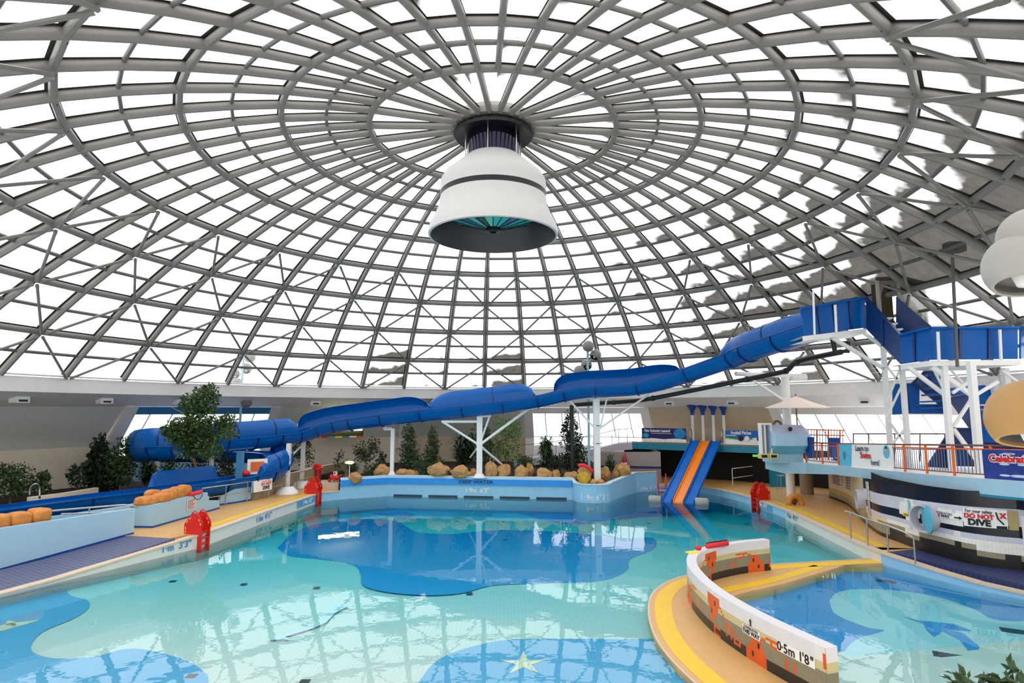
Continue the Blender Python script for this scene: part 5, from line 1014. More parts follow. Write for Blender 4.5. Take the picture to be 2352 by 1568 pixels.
def bridge_banner(name, label, px0, px1, z0, z1, mt):
    a, b = seg_at(XY(bA), XY(bB), px0, 3), seg_at(XY(bA), XY(bB), px1, 3); fr_ = -bn*.06
    t = thing(name, label, 'banner', (a.x, a.y, z0)); P = lambda u, h, o=0.: Vector((lerp(a.x, b.x, u), lerp(a.y, b.y, u), h))+fr_*(1+o*20)
    m = MB(); m.add([P(0, z0), P(1, z0), P(1, z1), P(0, z1)], [(0, 1, 2, 3)]); m.build('sheet', mt, t); return t, P, (b-a).length
t, P, L_ = bridge_banner('lessons_banner', 'navy New Swimming Lessons banner on the bridge left of the lane slide', 1475, 1577, 2.6, 3.56, W['navy'])
m = MB(); m.add([P(0, 2.6, .02), P(1, 2.6, .02), P(1, 2.82, .02), P(.75, 2.86, .02), P(.5, 2.8, .02), P(.25, 2.86, .02), P(0, 2.8, .02)], [tuple(range(7))]); m.build('white_strip', W['paper'], t)
m = MB()
for k in range(8): m.add([P(.05+k*.115, 2.66, .04), P(.11+k*.115, 2.66, .04), P(.11+k*.115, 2.73, .04), P(.05+k*.115, 2.73, .04)], [(0, 1, 2, 3)])
m.build('logo_row', W['grey'], t); text('New Swimming Lessons!', 'lettering', W['paper'], .3, P(.36, 3.38, .05), bd, (0, 0, 1), t, bold=.006, sx=.62)
m = MB(); m.add([P(.22, 3.17, .04), P(.68, 3.17, .04), P(.68, 3.21, .04), P(.22, 3.21, .04)], [(0, 1, 2, 3)]); m.build('text_line', W['lilac'], t)
m = MB(); c = [P(.86+.13*math.cos(R(a)), 3.2+.36*math.sin(R(a)), .03) for a in range(0, 360, 18)]; m.add(c, [tuple(range(20))]); m.build('picture', mat('pool_photo_print', (20, 130, 190), .6, var=.3, scale=4), t)
m = MB(); c = [P(.1+.07*math.cos(R(a)), 3.05+.16*math.sin(R(a)), .03) for a in range(0, 360, 18)]; m.add(c, [tuple(range(20))]); m.build('badge', W['cyan'], t)
t, P, L_ = bridge_banner('football_banner', 'blue and white Football Pitches banner on the bridge right of the lane slide', 1667, 1748, 2.58, 3.5, W['paper'])
m = MB(); m.add([P(0, 3.08, .02), P(.4, 2.98, .02), P(.7, 3.0, .02), P(1, 3.1, .02), P(1, 3.5, .02), P(0, 3.5, .02)], [tuple(range(6))]); m.build('blue_field', mat('bright_blue_print', (16, 96, 180), .6), t)
m = MB(); m.add([P(0, 2.98, .03), P(.4, 2.9, .03), P(.8, 2.94, .03), P(.8, 3.0, .03), P(.4, 2.98, .03), P(0, 3.08, .03)], [tuple(range(6))]); m.build('green_wave', W['greenp'], t)
text('Football Pitches', 'lettering', W['paper'], .3, P(.47, 3.34, .05), bd, (0, 0, 1), t, bold=.008, sx=.66); m = MB(); m.add([P(.03, 3.12, .05), P(.33, 3.12, .05), P(.33, 3.2, .05), P(.03, 3.2, .05)], [(0, 1, 2, 3)]); m.build('text_line', W['lblue'], t)
for u, mt in ((.46, W['ink']), (.64, W['paper']), (1.0, W['ink'])): m = MB(); c = [P(u+.075*math.cos(R(a)), 2.98+.17*math.sin(R(a)), .06) for a in range(0, 360, 18)]; m.add(c, [tuple(range(20))]); m.build('badge', mt, t)
# ---- four slim columns with blue fan capitals
for k, px in enumerate((1592, 1616, 1640, 1664)):
    p = Yp(px, 1010, 20.6-.3*k); zc, zt = Yp(px, 953, p.y).z, Yp(px, 927, p.y).z
    t = thing('fan_column', ('first', 'second', 'third', 'fourth')[k]+' from the left of four slim white columns with blue fan capitals', 'column', (p.x, p.y, 2.5), 'blue topped columns on the bridge')
    m = MB(); m.tube([(p.x, p.y, 2.45), (p.x, p.y, zc)], .1, 12); m.build('shaft', W['lwhite'], t, smooth=True, ang=50)
    m = MB(); m.lathe([(.13, zc-.08), (.15, zc)], (p.x, p.y, 0), 12); m.build('collar', W['lwhite'], t)
    m = MB(); h = zt-zc; m.lathe([(.13, zc), (.14, zc+h*.3), (.2, zc+h*.52), (.32, zc+h*.72), (.43, zc+h*.88), (.47, zt), (0.001, zt)], (p.x, p.y, 0), 16); m.build('capital', W['blue'], t, smooth=True, ang=50)
# ---- cabin pod
c = Yp(1797, 1008, 10.4); s = 32.6/FPX; Ro = .82
t = thing('lookout_cabin', 'pale blue faceted lookout cabin with white door frame on the end of the gallery', 'cabin', (c.x, c.y, 2.06))
xl, xr = Yp(1757, 1008, 10.4).x, Yp(1852, 1008, 10.4).x
def octr(x, k, dy=0): return [Vector((x, c.y+dy+Ro*k*1.08*math.cos(R(22.5+45*i))*1.1, c.z+Ro*k*math.sin(R(22.5+45*i)))) for i in range(8)]
rings = [octr(xl, .93), octr(xl+.18, 1), octr(xr-.4, 1), octr(xr, .72, .2)]
m = MB()
for A, B in zip(rings, rings[1:]):
    for i in range(8):
        j = (i+1) % 8; hgt = (A[i].z+A[j].z)/2-c.z; m.add([A[i], A[j], B[j], B[i]], [(0, 1, 2, 3)], 2 if hgt < -.3 else 1 if hgt > .3 else 0)
for A in (rings[0], rings[-1]): m.add(A, [tuple(range(8))], 0)
m.build('shell', [mat('cabin_pale_blue', (172, 206, 234), .4), mat('cabin_lilac_blue', (190, 200, 226), .4), mat('cabin_sky_blue', (106, 186, 222), .4)], t)
x0, x1 = Yp(1741, 1008, 10.2).x, Yp(1763, 1008, 10.2).x; zt, zb_ = Yp(1750, 973, 10.2).z, Yp(1750, 1043, 10.2).z; yb = 10.2-.3
m = MB()
for xa in (x0, lerp(x0, x1, .38), x1): m.box((xa, yb, (zt+zb_)/2), (.06, .35, zt-zb_))
m.box(((x0+x1)/2, yb, zt), (x1-x0+.07, .4, .09)); m.box(((x0+x1)/2+.1, yb, zb_), (x1-x0+.25, .45, .12)); m.build('door_frame', W['lwhite'], t)
m = MB(); m.box(((x0+x1)/2, yb+.2, (zt+zb_)/2), (x1-x0, .04, zt-zb_)); m.build('door_glass', mat('greyish_door_glass', (150, 150, 152), .1), t)
m = MB(); p = Yp(1815, 985, 9.55); m.blob(p, (.12, .08, .12), 1, 2, 0); m.build('black_porthole', W['black'], t, smooth=True)
m = MB(); m.box((c.x+.1, c.y+.3, lerp(2.06, c.z-Ro, .5)), (1.7, 1.2, max(.1, c.z-Ro-2.06+.1))); m.build('pedestal', W['lblue'], t)
m = MB(); p = Yp(1786, 975, 10.8); m.lathe([(.2, -.06), (.26, 0), (.2, .06), (.14, 0), (.2, -.06)], p, 16, M=Matrix.Rotation(R(75), 3, 'X')); tag(m.build('rope_coil', mat('brown_rope', (120, 92, 60), .8), smooth=True), 'brown coil lying on the roof of the lookout cabin', 'coil')
p = Yp(1764, 1047, 9.5); t = thing('floodlight', 'pair of yellow framed floodlights hanging under the cabin door', 'floodlight', tuple(p))
for dx in (-.25, .25): m = MB(); m.box(p+Vector((dx, 0, 0)), (.44, .3, .24)); h_ = m.build('housing', mat('yellow_housing', (226, 206, 120), .5), t); m = MB(); m.box(p+Vector((dx, -.16, 0)), (.3, .03, .14)); m.build('lens', W['black'], h_)
# ---- parasol
p = Yp(1831, 975, 10.2); ap = Yp(1828, 909, 10.2); rim = Yp(1757, 936, 10.2); r_ = ap.x-rim.x
t = thing('parasol', 'wide beige canvas parasol above the lookout cabin', 'parasol', (p.x, p.y, 2.2))
m = MB(); m.tube([(p.x, p.y, 2.1), (p.x, p.y, ap.z+.1)], .035, 8); m.build('pole', W['bark'], t, smooth=True)
m = MB(); m.lathe([(0.001, ap.z), (r_*.5, lerp(ap.z, rim.z, .55)), (r_, rim.z), (r_, rim.z-.03), (r_*.5, lerp(ap.z, rim.z, .6)), (0.001, ap.z-.06)], (p.x, p.y, 0), 8); m.build('canopy', W['umbrella'], t)
for k in range(8): a = R(k*45); m = MB(); m.tube([(p.x, p.y, ap.z-.08), (p.x+r_*math.cos(a), p.y+r_*math.sin(a), rim.z-.05)], .012, 5); m.build('rib', W['bark'], t)
# ---- mosaic wall on the tongue between the pools
wo_ = [(9.0, -1.83), (7.9, -2.25), (6.75, -2.95), (5.95, -3.8), (5.48, -5.0), (5.3, -6.3), (5.3, -7.6), (5.45, -8.7), (5.65, -9.6), (5.86, -10.3), (6.1, -11.05)]
wo_ = [XY(q) for q in catmull([Vector((x, y, 0)) for x, y in wo_], 10)]; wi_ = offset(wo_, .27); WT = .6; H = WT-PZ
pal2 = [mat('white_cap_tile', (226, 222, 226), .35, var=.03), mat('cream_mosaic_tile', (204, 192, 146), .4, var=.06), mat('olive_mosaic_tile', (132, 128, 108), .4, var=.1), mat('black_mosaic_tile', (34, 30, 26), .35), mat('orange_mosaic_tile', (216, 88, 28), .4, var=.12), mat('ink_mosaic_tile', (36, 10, 8), .4)]
pal2 = [tiled(q, .066, .159, (1.0, .92, 1.25, 1.9, 1.15, 1)[i], .07, True) for i, q in enumerate(pal2)]
SPR = ["OOOOOOOOOO", "OOOOOOOOOO", "OOOOOOEOOO", "OOOOOOEOOO", "OOOOOOOOO.", ".OOOOOOOO.", ".OOEOOOO..", "..OEOOO...", "..OOOOO...", "...OOO...."]
def art(c, j, per=58):
    k = c % per
    if 8 <= k < 18 and 2 <= j < 12 and SPR[j-2][k-8] != '.': return 4 if SPR[j-2][k-8] == 'O' else 5
    if 34 <= k < 44 and 8 <= j < 18 and SPR[17-j][43-k] != '.': return 4 if SPR[17-j][43-k] == 'O' else 5
    if 18 <= k < 24 and j == 5+(k-18)*1 and k % 1 == 0: return 4
    if 10 <= k < 12 and 12 <= j < 14: return 4
    if 13 <= k < 18 and (j in (14, 17) or (k == 13 and 14 <= j < 18)): return 4
    if 22 <= k < 26 and 10 <= j < 15 and (k in (22, 25) or j == 10): return 4
    if 27 <= k < 31 and 11 <= j < 16 and (k in (27, 30) or j == 15): return 4
    if 46 <= k < 52 and (j in (6, 8) or (k == 46 and j == 7)): return 4
    if 40 <= k < 46 and j == 6+(45-k)//2: return 4
    if 52 <= k < 56 and 10 <= j < 14 and k in (52, 55): return 4
    return None
def face(m, pts, uv, flip, shift):
    S_ = poly_s(pts); cw = .066; n = int(S_[-1]/cw); NR = 18
    for c in range(n):
        a, b = at_s(pts, S_, c*cw), at_s(pts, S_, (c+1)*cw)
        for j in range(NR):
            z1, z0 = WT-H*j/NR, WT-H*(j+1)/NR
            col = art(c+shift, j)
            if col is None: col = 0 if j < 5 else 1 if j < 8 else 2 if j < 14 else 3
            if j < 1: col = 0
            m.add([(a.x, a.y, z0), (b.x, b.y, z0), (b.x, b.y, z1), (a.x, a.y, z1)], [(0, 1, 2, 3)], col)
            uv += [(c*cw, -(j+1)*.053), ((c+1)*cw, -(j+1)*.053), ((c+1)*cw, -j*.053), (c*cw, -j*.053)]
    return S_
m = MB(); uv = []; SO = face(m, wo_, uv, 0, 14); face(m, wi_, uv, 1, 30)
def quad(q, mi): m.add(q, [(0, 1, 2, 3)], mi); uv.extend([(0, 0), (.066, 0), (.066, .15), (0, .15)])
for i in range(len(wo_)-1): quad([(*wo_[i], WT), (*wo_[i+1], WT), (*wi_[i+1], WT), (*wi_[i], WT)], 0)
for i in (0, -1):
    for z0, z1, mi in ((PZ, PZ+.22, 3), (PZ+.22, PZ+.52, 2), (PZ+.52, PZ+.7, 1), (PZ+.7, WT, 0)): quad([(*wo_[i], z0), (*wi_[i], z0), (*wi_[i], z1), (*wo_[i], z1)], mi)
wl = m.build('mosaic_wall', pal2, uv={'UVMap': uv}); tag(wl, 'low curved tiled wall with orange mosaic figures between the two pools', 'wall')
def wfr(px, z): 
    s = s_at_px(wo_, SO, px, z, 900); p = at_s(wo_, SO, s); q = at_s(wo_, SO, s+.05); d = Vector((q.x-p.x, q.y-p.y, 0)).normalized(); nn = Vector((d.y, -d.x, 0)); 
    return Vector((p.x, p.y, z)), d, nn, s
def s_front(px, z): return min((abs(proj((*at_s(wo_, SO, s), z))[0]-px), s) for s in [lerp(SO[40], SO[-1], k/900) for k in range(901)])[1]
def wpt(s, z, off): p = at_s(wo_, SO, s); q = at_s(wo_, SO, min(SO[-1], s+.02)); r = at_s(wo_, SO, max(0, s-.02)); d = (q-r).normalized(); nn = Vector((d.y, -d.x, 0)); nn = -nn if nn.x > 0 else nn; return Vector((p.x, p.y, z))+nn*off
sA, sB = s_front(1786, .2), s_front(1873, .2)
t = thing('depth_marker', 'white tile strip with black 0.5m 1 8 depth marking on the mosaic wall', 'depth marking', tuple(wpt((sA+sB)/2, .2, 0)))
m = MB(); m.strip([wpt(lerp(sA, sB, k/8), .14, .006) for k in range(9)], [wpt(lerp(sA, sB, k/8), .335, .006) for k in range(9)]); m.build('tile_strip', W['paper'], t)
for body, u in (('0', .06), ('·', .15), ('5', .24), ('m', .4), ('1', .64), ("'", .71), ('8', .8), ('"', .93)):
    s = lerp(sA, sB, u); text(body, 'lettering', W['ink'], .24, wpt(s, .235, .012), wpt(s+.05, .2, 0)-wpt(s-.05, .2, 0), (0, 0, 1), t, bold=.004, sx=.95)
sA = s_front(1706, .2); sB = s_front(1746, .2)
t = thing('direction_sign', 'small white DOMEBUSTERS THIS WAY sign with up arrow on the mosaic wall', 'sign', tuple(wpt((sA+sB)/2, .2, 0)))
m = MB(); m.strip([wpt(lerp(sA, sB, k/4), .12, .008) for k in range(5)], [wpt(lerp(sA, sB, k/4), .3, .008) for k in range(5)]); m.build('board', W['paper'], t)
sm = (sA+sB)/2; dd = wpt(sm+.1, .2, 0)-wpt(sm-.1, .2, 0)
text('DOMEBUSTERS', 'lettering', W['ink'], .075, wpt(sm, .265, .014), dd, (0, 0, 1), t, sx=.95); text('THIS WAY', 'lettering', W['ink'], .12, wpt(sm, .18, .014), dd, (0, 0, 1), t, bold=.003)
m = MB(); m.add([wpt(sm-.02, .33, .014), wpt(sm+.02, .33, .014), wpt(sm+.02, .42, .014), wpt(sm+.045, .42, .014), wpt(sm, .48, .014), wpt(sm-.045, .42, .014), wpt(sm-.02, .42, .014)], [tuple(range(7))]); m.build('arrow', W['ink'], t)
a, b = Z(1622, 1254, WT+.07), Z(1670, 1247, WT+.07); m = MB(); m.tube([a, a.lerp(b, .1), b], [.05, .085, .085], 10); fo = tag(m.build('rescue_float', W['redpad'], smooth=True), 'red rescue tube lying along the top of the mosaic wall', 'rescue float')
m = MB(); m.tube([a+Vector((0, 0, .09)), a.lerp(b, .5)+Vector((0, 0, .1)), b+Vector((0, 0, .09))], .015, 6); m.build('strap', W['ink'], fo)
m = MB(); p = Z(1604, 1258, WT+.06); m.blob(p, (.1, .08, .07), 3, 2, .1); tag(m.build('float_buckle', W['red'], smooth=True), 'small red float end beside the rescue tube on the mosaic wall', 'float')
m = MB(); p = Z(1590, 1268, WT+.01); m.box(p, (.35, .25, .02), rz=.4); tag(m.build('yellow_mat', W['gold']), 'thin yellow pad on the bend of the mosaic wall top', 'pad')
# ---- depth markings on the pool sides
def bend(o, c, rad):
    for v in o.data.vertices:
        pass
def depth_text(body, a, b, px, row_z, size, mt, label, bg=None, w=None, flip=False, sx=1.):
    p = seg_at(a, b, px, row_z); d = Vector((b[0]-a[0], b[1]-a[1], 0)).normalized(); nn = Vector((d.y, -d.x, 0))
    if nn.dot(CAM-p) < 0: nn = -nn
    if nn.cross(Vector((0, 0, 1))).dot(d) > 0: d = -d
    x = d if Vector((0, 0, 1)).cross(nn).dot(d) > 0 else -d
    t = thing('depth_marker', label, 'depth marking', tuple(p+nn*.01))
    if bg: m = MB(); m.add([p+nn*.012-x*w/2-Vector((0, 0, size*.62)), p+nn*.012+x*w/2-Vector((0, 0, size*.62)), p+nn*.012+x*w/2+Vector((0, 0, size*.62)), p+nn*.012-x*w/2+Vector((0, 0, size*.62))], [(0, 1, 2, 3)]); m.build('tile_panel', bg, t)
    text(body, 'lettering', mt, size, p+nn*.025, x, (0, 0, 1), t, bold=.006, sx=sx); return t
fa, fb = (-6.6, 15.6), (4.5, 13.9)
depth_text("1·9m  6'3''", fa, fb, 1096, .02, .36, W['inkwhite'], 'white 1.9m 6 3 depth marking on the middle of the far wall')
depth_text("1·9m  6'3''", rec[0], rec[1], 1488, -.2, .3, W['inkwhite'], 'white 1.9m 6 3 depth marking on the wall left of the lane slide')
bpn = mat('blue_marking_panel', (96, 160, 196), .4)
LA, LB_ = ramp_l[-1], leftw[0]
depth_text("1·m  3'3''", ramp_l[-2], ramp_l[-1], 405, -.16, .34, W['inkblue'], 'blue 1.m 3 3 depth marking on the pool side by the near left ladder')
depth_text("1·5m  4'11''", LA, LB_, 606, -.16, .34, W['inkblue'], 'blue 1.5m 4 11 depth marking on the left pool side') if proj((*LB_, -.1))[0] > 606 else depth_text("1·5m  4'11''", LB_, far_pts[0], 622, -.16, .34, W['inkblue'], 'blue 1.5m 4 11 depth marking on the left pool side')
depth_text("1·9m  6'3''", LB_, far_pts[0], 706, -.14, .3, W['inkwhite'], 'white on blue 1.9m marking at the far end of the left pool side', bpn, 2.6)
depth_text("1·9m  6'3''", rightw[0], rightw[1], 1752, -.2, .3, W['inkwhite'], 'white on blue 1.9m marking at the far end of the right pool side', bpn, 2.4)
depth_text("1·5m  4'11''", rightw[1], rightw[2], 1820, -.2, .32, W['inkblue'], 'pale blue 1.5m 4 11 depth marking on the right pool side')
t = thing('depth_marker', 'white 1.9m 6 3 depth marking round the front of the turret', 'depth marking', (tc_.x, tc_.y-tr_, -.1))
for k, ch in enumerate("1·9m 6'3''"):
    if ch == ' ': continue
    a = R(-91+(k-4.2)*9.5); text(ch, 'lettering', W['inkwhite'], .42, (tc_.x+(tr_+.015)*math.cos(a), tc_.y+(tr_+.015)*math.sin(a), -.12), (-math.sin(a), math.cos(a), 0), (0, 0, 1), t, bold=.005, sx=.85)
# vivid blue ledge and gutters of the far wall
m = MB(); fp_ = offset([far_pts[1], fa, fb], -.1); 
for z0, z1, mi in ((.34, .7, 0),): m.strip([(x, y, z0) for x, y in fp_], [(x, y, z1) for x, y in fp_], 0); m.strip([(x, y, z1) for x, y in fp_], [(x, y, .86) for x, y in [far_pts[1], fa, fb]], 1); m.strip([(x, y, z0) for x, y in [far_pts[1], fa, fb]], [(x, y, z0) for x, y in fp_], 0)
o = struct(m.build('trim_41', [mat('vivid_blue_ledge', (40, 146, 226), .4), W['lblue']])); tag(o, 'bright blue ledge along the top of the far pool wall', 'ledge')
p = seg_at(fp_[1], fp_[2], 1093, .52); d = Vector((fb[0]-fa[0], fb[1]-fa[1], 0)).normalized(); t = thing('deep_water_sign', 'DEEP WATER lettering on the blue ledge of the far wall', 'sign', tuple(p)); text('DEEP WATER', 'lettering', mat('dark_teal_print', (14, 70, 110), .5), .26, p+Vector((d.y, -d.x, 0))*.015, d, (0, 0, 1), t, bold=.008, sx=1.35)
gm = MB()
for k in range(5): a = Vector((*fa, -.36)).lerp(Vector((*fb, -.36)), .03+k*.195); b = Vector((*fa, -.36)).lerp(Vector((*fb, -.36)), .19+k*.195); gm.bar(a+Vector((0, -.01, 0)), b+Vector((0, -.01, 0)), .06, .12)
gm.build('gutter_slot', mat('dark_gutter', (30, 60, 76), .5), bpy.data.objects['pool_wall'])

p = seg_at(XY(bA), XY(bB), 1731, 2); p.z = 1.86; t = thing('exit_sign', 'small glowing green exit sign hanging under the bridge', 'exit sign', tuple(p))
m = MB(); m.box(p+bn*.6, (.36, .08, .14), rz=math.atan2(bd.y, bd.x)); m.build('lit_box', mat('green_exit_glow', (120, 240, 90), .5, emit=.5), t)
m = MB(); m.box(p+bn*.6+Vector((0, 0, .14)), (.03, .03, .12)); m.build('hanger', W['dark'], t)
# ================================================================ SLIDE TOWER
T = W['tower']; TD = W['slided']
t = thing('slide_tower', 'tall stair tower of royal blue panels on white steel legs on the gallery', 'slide tower', tuple(Z(2182, 1080, 2.56)))
def panel(name, pts, mt, th=.06, rail_=True, ribs=0):
    P = [Yp(*q) for q in pts]; nn = (P[1]-P[0]).cross(P[2]-P[0]).normalized()
    if nn.dot(CAM-P[0]) > 0: nn = -nn
    m = MB(); n = len(P); m.add(P+[p+nn*th for p in P], [tuple(range(n)), tuple(range(2*n-1, n-1, -1))]+[(i, (i+1) % n, n+(i+1) % n, n+i) for i in range(n)]); o = m.build(name, mt, t)
    if rail_: m = MB(); m.bar(P[0]-nn*.03, P[1]-nn*.03, .16, .08); m.build('flange', mt, o)
    for k in range(ribs):
        u = (k+1)/(ribs+1); a = P[0].lerp(P[1], u)-nn*.02; b = P[3].lerp(P[2], u)-nn*.02; m = MB(); m.bar(a, b, .1, .06, up=nn); m.build('panel_rib', TD, o)
    return o
# order: top left, top right, bottom right, bottom left
panel('platform_panel', [(2068, 770, 1.9), (2137, 753, .4), (2137, 826, .4), (2068, 836, 1.9)], T, ribs=1)
panel('platform_panel', [(2137, 753, .4), (2338, 752, .4), (2338, 824, .4), (2137, 826, .4)], T, ribs=2)
panel('platform_panel', [(2345, 752, .5), (2390, 745, 3.2), (2390, 815, 3.2), (2345, 824, .5)], T)
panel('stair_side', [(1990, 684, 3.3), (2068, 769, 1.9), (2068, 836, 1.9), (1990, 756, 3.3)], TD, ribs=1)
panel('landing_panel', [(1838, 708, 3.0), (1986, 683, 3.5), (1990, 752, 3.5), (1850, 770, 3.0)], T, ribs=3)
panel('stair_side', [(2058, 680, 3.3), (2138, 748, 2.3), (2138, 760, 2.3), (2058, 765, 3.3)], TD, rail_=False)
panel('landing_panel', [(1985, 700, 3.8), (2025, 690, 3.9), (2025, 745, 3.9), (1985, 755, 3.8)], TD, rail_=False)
for k in range(5):
    p = Yp(lerp(2066, 2020, k/4), lerp(770, 720, k/4), lerp(2.2, 3.1, k/4)); m = MB(); m.box(p+Vector((.2, .2, -.2)), (.75, .4, .06), rz=-.3); m.build('tread', W['lwhite'], t)
def slab(name, pts, z_h, mt):
    P = [Yp(*q) for q in pts]; z = sum(p.z for p in P[:2])/2; m = MB(); m.prism([XY(p) for p in P], z-z_h, z); return m.build(name, mt, t)
m = MB(); A = [Yp(2068, 838, 1.9), Yp(2137, 828, .35), Yp(2345, 826, .35)]; B = [a+Vector((0, 0, -.2)) for a in A]; Cc = [Vector((a.x+.3, a.y+3.2, a.z)) for a in A]; Dd = [Vector((a.x+.3, a.y+3.2, a.z-.2)) for a in A]
m.strip(A, B); m.strip(A, Cc); m.strip(B, Dd); m.build('platform_deck', W['lwhite'], t)
m = MB(); A = [Yp(1843, 772, 2.9), Yp(1990, 754, 3.4)]; B = [a-Vector((0, 0, .2)) for a in A]; Cc = [a+Vector((.3, 1.8, 0)) for a in A]; Dd = [a+Vector((.3, 1.8, -.2)) for a in A]; m.strip(A, B); m.strip(A, Cc); m.strip(B, Dd); m.build('landing_deck', W['lwhite'], t)
def leg(x0, y0, x1, y1, Y, w=.24, name='leg', zb=None):
    a, b = Yp(x0, y0, Y), Yp(x1, y1, Y); b.x = (a.x+b.x)/2 if name == 'leg' else b.x; a.x = b.x if name == 'leg' else a.x
    if zb is not None: b.z = zb
    m = MB(); m.bar(a, b, w, w); return m.build(name, W['lwhite'], t)
yl = Z(2182, 1080, 2.56).y; yr = Z(2247, 1086, 2.62).y
leg(2173, 838, 2182, 1080, yl, .19, zb=2.45); leg(2234, 830, 2247, 1085, yr, .21, zb=2.5); leg(2032, 780, 2038, 1000, 4.4, .17, zb=2.15); leg(2075, 838, 2080, 1010, 3.4, .17, zb=2.2); leg(2288, 845, 2290, 1020, 4, .22, zb=2.45); leg(2316, 845, 2316, 1020, 2.6, .22, zb=2.55)
for x0, y0, x1, y1, Y, w in ((2085, 842, 2168, 905, .9, .13), (2140, 842, 2229, 905, .6, .16), (2188, 902, 2230, 872, yl, .1), (2244, 905, 2292, 876, yr, .1), (2190, 980, 2230, 918, yl, .1), (2190, 985, 2242, 1055, yl, .12), (2300, 850, 2350, 885, 1, .08), (2143, 845, 2168, 895, 1.5, .07), (2183, 848, 2216, 885, 1.5, .07),
                          (1912, 776, 2030, 846, 3.6, .14), (1985, 765, 2070, 828, 3.4, .12), (2036, 840, 2074, 888, 4, .07), (2074, 880, 2036, 960, 4, .07), (2036, 925, 2070, 840, 4, .07), (2040, 965, 2080, 1020, 4, .08), (2078, 985, 2040, 1030, 4, .08)):
    leg(x0, y0, x1, y1, Y, w, 'brace')
for x, y0, y1, Y in ((1868, 668, 768, 2.8), (1918, 700, 762, 2.9), (2154, 762, 832, .2), (2296, 757, 826, .2)):
    a, b = Yp(x, y0, Y), Yp(x+3, y1, Y); m = MB(); m.tube([a, b], .055 if x != 1868 else .045, 10); m.build('stub_post', W['lwhite'], t, smooth=True, ang=50)
a, b = Yp(2186, 560, .1), Yp(2199, 842, .1); m = MB(); m.tube([a, b], .06, 8); m.build('hanger', W['steeldark'], t, smooth=True, ang=50)
# mid landing and lower flights behind the legs
panel('landing_panel', [(2050, 884, 5.0), (2112, 880, 4.6), (2112, 948, 4.6), (2050, 952, 5.0)], T, ribs=1)
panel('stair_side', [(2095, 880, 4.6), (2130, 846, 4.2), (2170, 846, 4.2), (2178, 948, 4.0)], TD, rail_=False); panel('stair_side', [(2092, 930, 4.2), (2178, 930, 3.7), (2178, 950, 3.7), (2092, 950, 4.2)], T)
for k in range(6): y = lerp(938, 862, k/5); p, q = Yp(lerp(2112, 2128, k/5), y, 3.7), Yp(2176, y-3, 3.4); m = MB(); m.bar(p, q, .28, .07); m.build('tread', T, t)
panel('stair_side', [(2166, 892, 4.4), (2262, 884, 4.4), (2322, 938, 3.8), (2290, 985, 3.8)], T, rail_=False)
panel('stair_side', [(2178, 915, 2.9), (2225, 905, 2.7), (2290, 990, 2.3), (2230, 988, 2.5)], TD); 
for k in range(5): p = Yp(lerp(2246, 2288, k/4), lerp(930, 972, k/4), 3.2); m = MB(); m.box(p, (.42, .8, .05)); m.build('tread', W['lwhite'], t)
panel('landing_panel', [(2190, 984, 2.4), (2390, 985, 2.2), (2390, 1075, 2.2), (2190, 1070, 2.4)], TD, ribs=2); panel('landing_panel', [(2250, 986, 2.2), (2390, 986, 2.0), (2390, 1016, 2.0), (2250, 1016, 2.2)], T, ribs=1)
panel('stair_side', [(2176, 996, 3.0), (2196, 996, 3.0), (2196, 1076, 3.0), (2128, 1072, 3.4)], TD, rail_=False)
# hut at the top with an arched doorway
hx = Yp(2022, 745, 3.7), Yp(2071, 745, 3.5), Yp(2128, 745, 4.4); zt = Yp(2045, 644, 3.6).z; zb_ = Yp(2045, 765, 3.6).z
h = thing('slide_hut', 'grey white hut with an arched dark doorway at the top of the slide tower', 'hut', tuple(hx[1]))
a, b, c = [Vector((p.x, p.y, 0)) for p in hx]; aw = mat('grey_white_hut_panel', (128, 126, 116), .6, var=.08)
def fq(u, z): p = a.lerp(b, u); return Vector((p.x, p.y, z))
m = MB(); out = [fq(0, zb_), fq(.1, zb_)]; arch = [fq(.5-.38*math.cos(PI*k/12), lerp(zb_, zt, .62)+(zt-zb_)*.3*math.sin(PI*k/12)) for k in range(13)]
left = [fq(0, zb_), fq(.12, zb_)]+arch[:7]+[fq(.5, zt), fq(0, zt)]; right = [fq(.88, zb_), fq(1, zb_), fq(1, zt), fq(.5, zt)]+arch[6:]
m.add(left, [tuple(range(len(left)))]); m.add(right, [tuple(range(len(right)))]); m.build('front_wall', aw, h)
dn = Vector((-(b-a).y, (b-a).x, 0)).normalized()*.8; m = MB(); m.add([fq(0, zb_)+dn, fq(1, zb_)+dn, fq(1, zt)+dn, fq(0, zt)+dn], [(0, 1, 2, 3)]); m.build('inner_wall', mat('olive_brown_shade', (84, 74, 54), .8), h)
m = MB(); B1, C1 = Vector((b.x, b.y, 0)), Vector((c.x, c.y, 0)); up = Vector((0, 0, 1)); m.add([B1+up*zb_, C1+up*zb_, C1+up*zt, B1+up*zt], [(0, 1, 2, 3)]); m.build('side_wall', aw, h)
m = MB()
for k in range(14): u = rnd.uniform(.1, .8); q = B1.lerp(C1, u)+Vector((.0, -.03, zb_+.5)); m.tube([q, q+Vector((rnd.uniform(-.1, .1), -.01, rnd.uniform(.2, .6)))], .012, 4)
m.build('painted_reeds', W['greenp'], h)
for q in (a, b, c): m = MB(); m.tube([q+up*(zb_-.3), q+up*zt], .09, 10); m.build('corner_post', mat('banded_post', (160, 156, 148), .5), h)
m = MB(); m.prism([XY(a-Vector((.2, .2, 0))), XY(b-Vector((0, .3, 0))), XY(c+Vector((.2, 0, 0))), XY(c+Vector((-1.4, .5, 0)))], zt, zt+.12); m.build('roof', mat('dark_brown_roof', (70, 60, 50), .7), h)
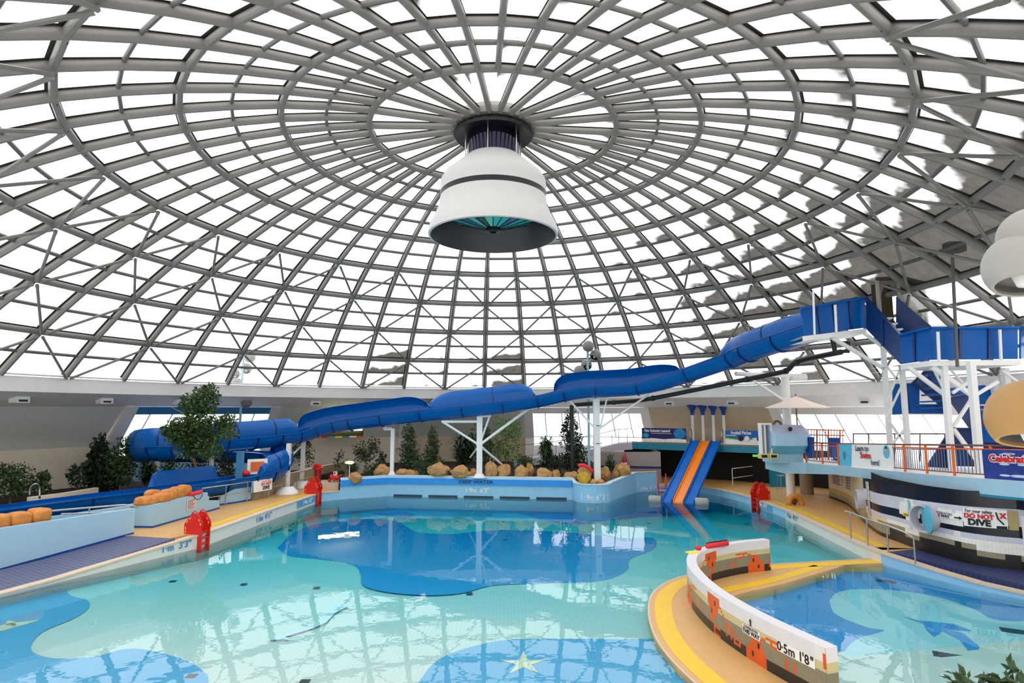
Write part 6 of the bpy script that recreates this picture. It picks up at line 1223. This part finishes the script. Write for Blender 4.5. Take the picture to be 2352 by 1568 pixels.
m = MB(); A = [Yp(2130, 748, 5.5), Yp(2178, 744, 5.3), Yp(2230, 742, 5.1), Yp(2262, 744, 5.0)]; m.tube(A, .24, 14); dt = m.build('air_duct', W['lwhite'], smooth=True, ang=50); tag(dt, 'white air duct lying behind the top platform panels', 'duct')
m = MB(); m.tube([Yp(2182, 741, 4.9), Yp(2184, 728, 4.9), Yp(2160, 700, 5.2)], .16, 12); m.build('elbow', W['lwhite'], dt, smooth=True)
p = Yp(2192, 568, 1.5); m = MB(); m.box(p, (.7, .4, .4)); tag(m.build('loudspeaker', W['black']), 'black loudspeaker hung high under the dome above the tower', 'loudspeaker')
# far gallery rail
fp0 = [Yp(1958, 1017, 8.5), Yp(2175, 1020, 6.5)]
rail('gallery_rail_back', 'dark thin railing at the back of the gallery before the window', 'railing', [Yp(1958, 996, 8.5), Yp(2175, 996, 6.5)], .03, [(Yp(x, 996, lerp(8.5, 6.5, k/4)), Yp(x, 1060, lerp(8.5, 6.5, k/4))) for k, x in enumerate((1960, 1995, 2055, 2113, 2170))], [Yp(1958, 1030, 8.5), Yp(2175, 1032, 6.5)], mat('dark_rail', (70, 64, 62), .4))
t = thing('back_railing', 'red orange railing with pale bars behind the lookout cabin', 'railing', tuple(Yp(1850, 1050, 10.5)))
for y in (986, 998): m = MB(); m.tube([Yp(1846, y, 10.8), Yp(1940, y+2, 10.4)], .03, 6); m.build('rail', W['orange'], t)
for k in range(14): x = 1850+k*6.6; m = MB(); m.tube([Yp(x, 987, 10.6), Yp(x, 1056, 10.6)], .02 if k % 4 else .045, 6); m.build('baluster' if k % 4 else 'post', (bars, W['orange'])[k % 4 == 0], t)
m = MB(); p0, p1 = Yp(1857, 1003, 9.6), Yp(1864, 1047, 9.6); m.box((p0+p1)/2, (.22, .5, p0.z-p1.z)); m.build('gate', W['blue'], t)
m = MB(); p0, p1 = Yp(1908, 1005, 8.8), Yp(1925, 1050, 8.8); m.box((p0+p1)/2, (.45, .3, p0.z-p1.z)); m.build('gate', W['blue'], t)
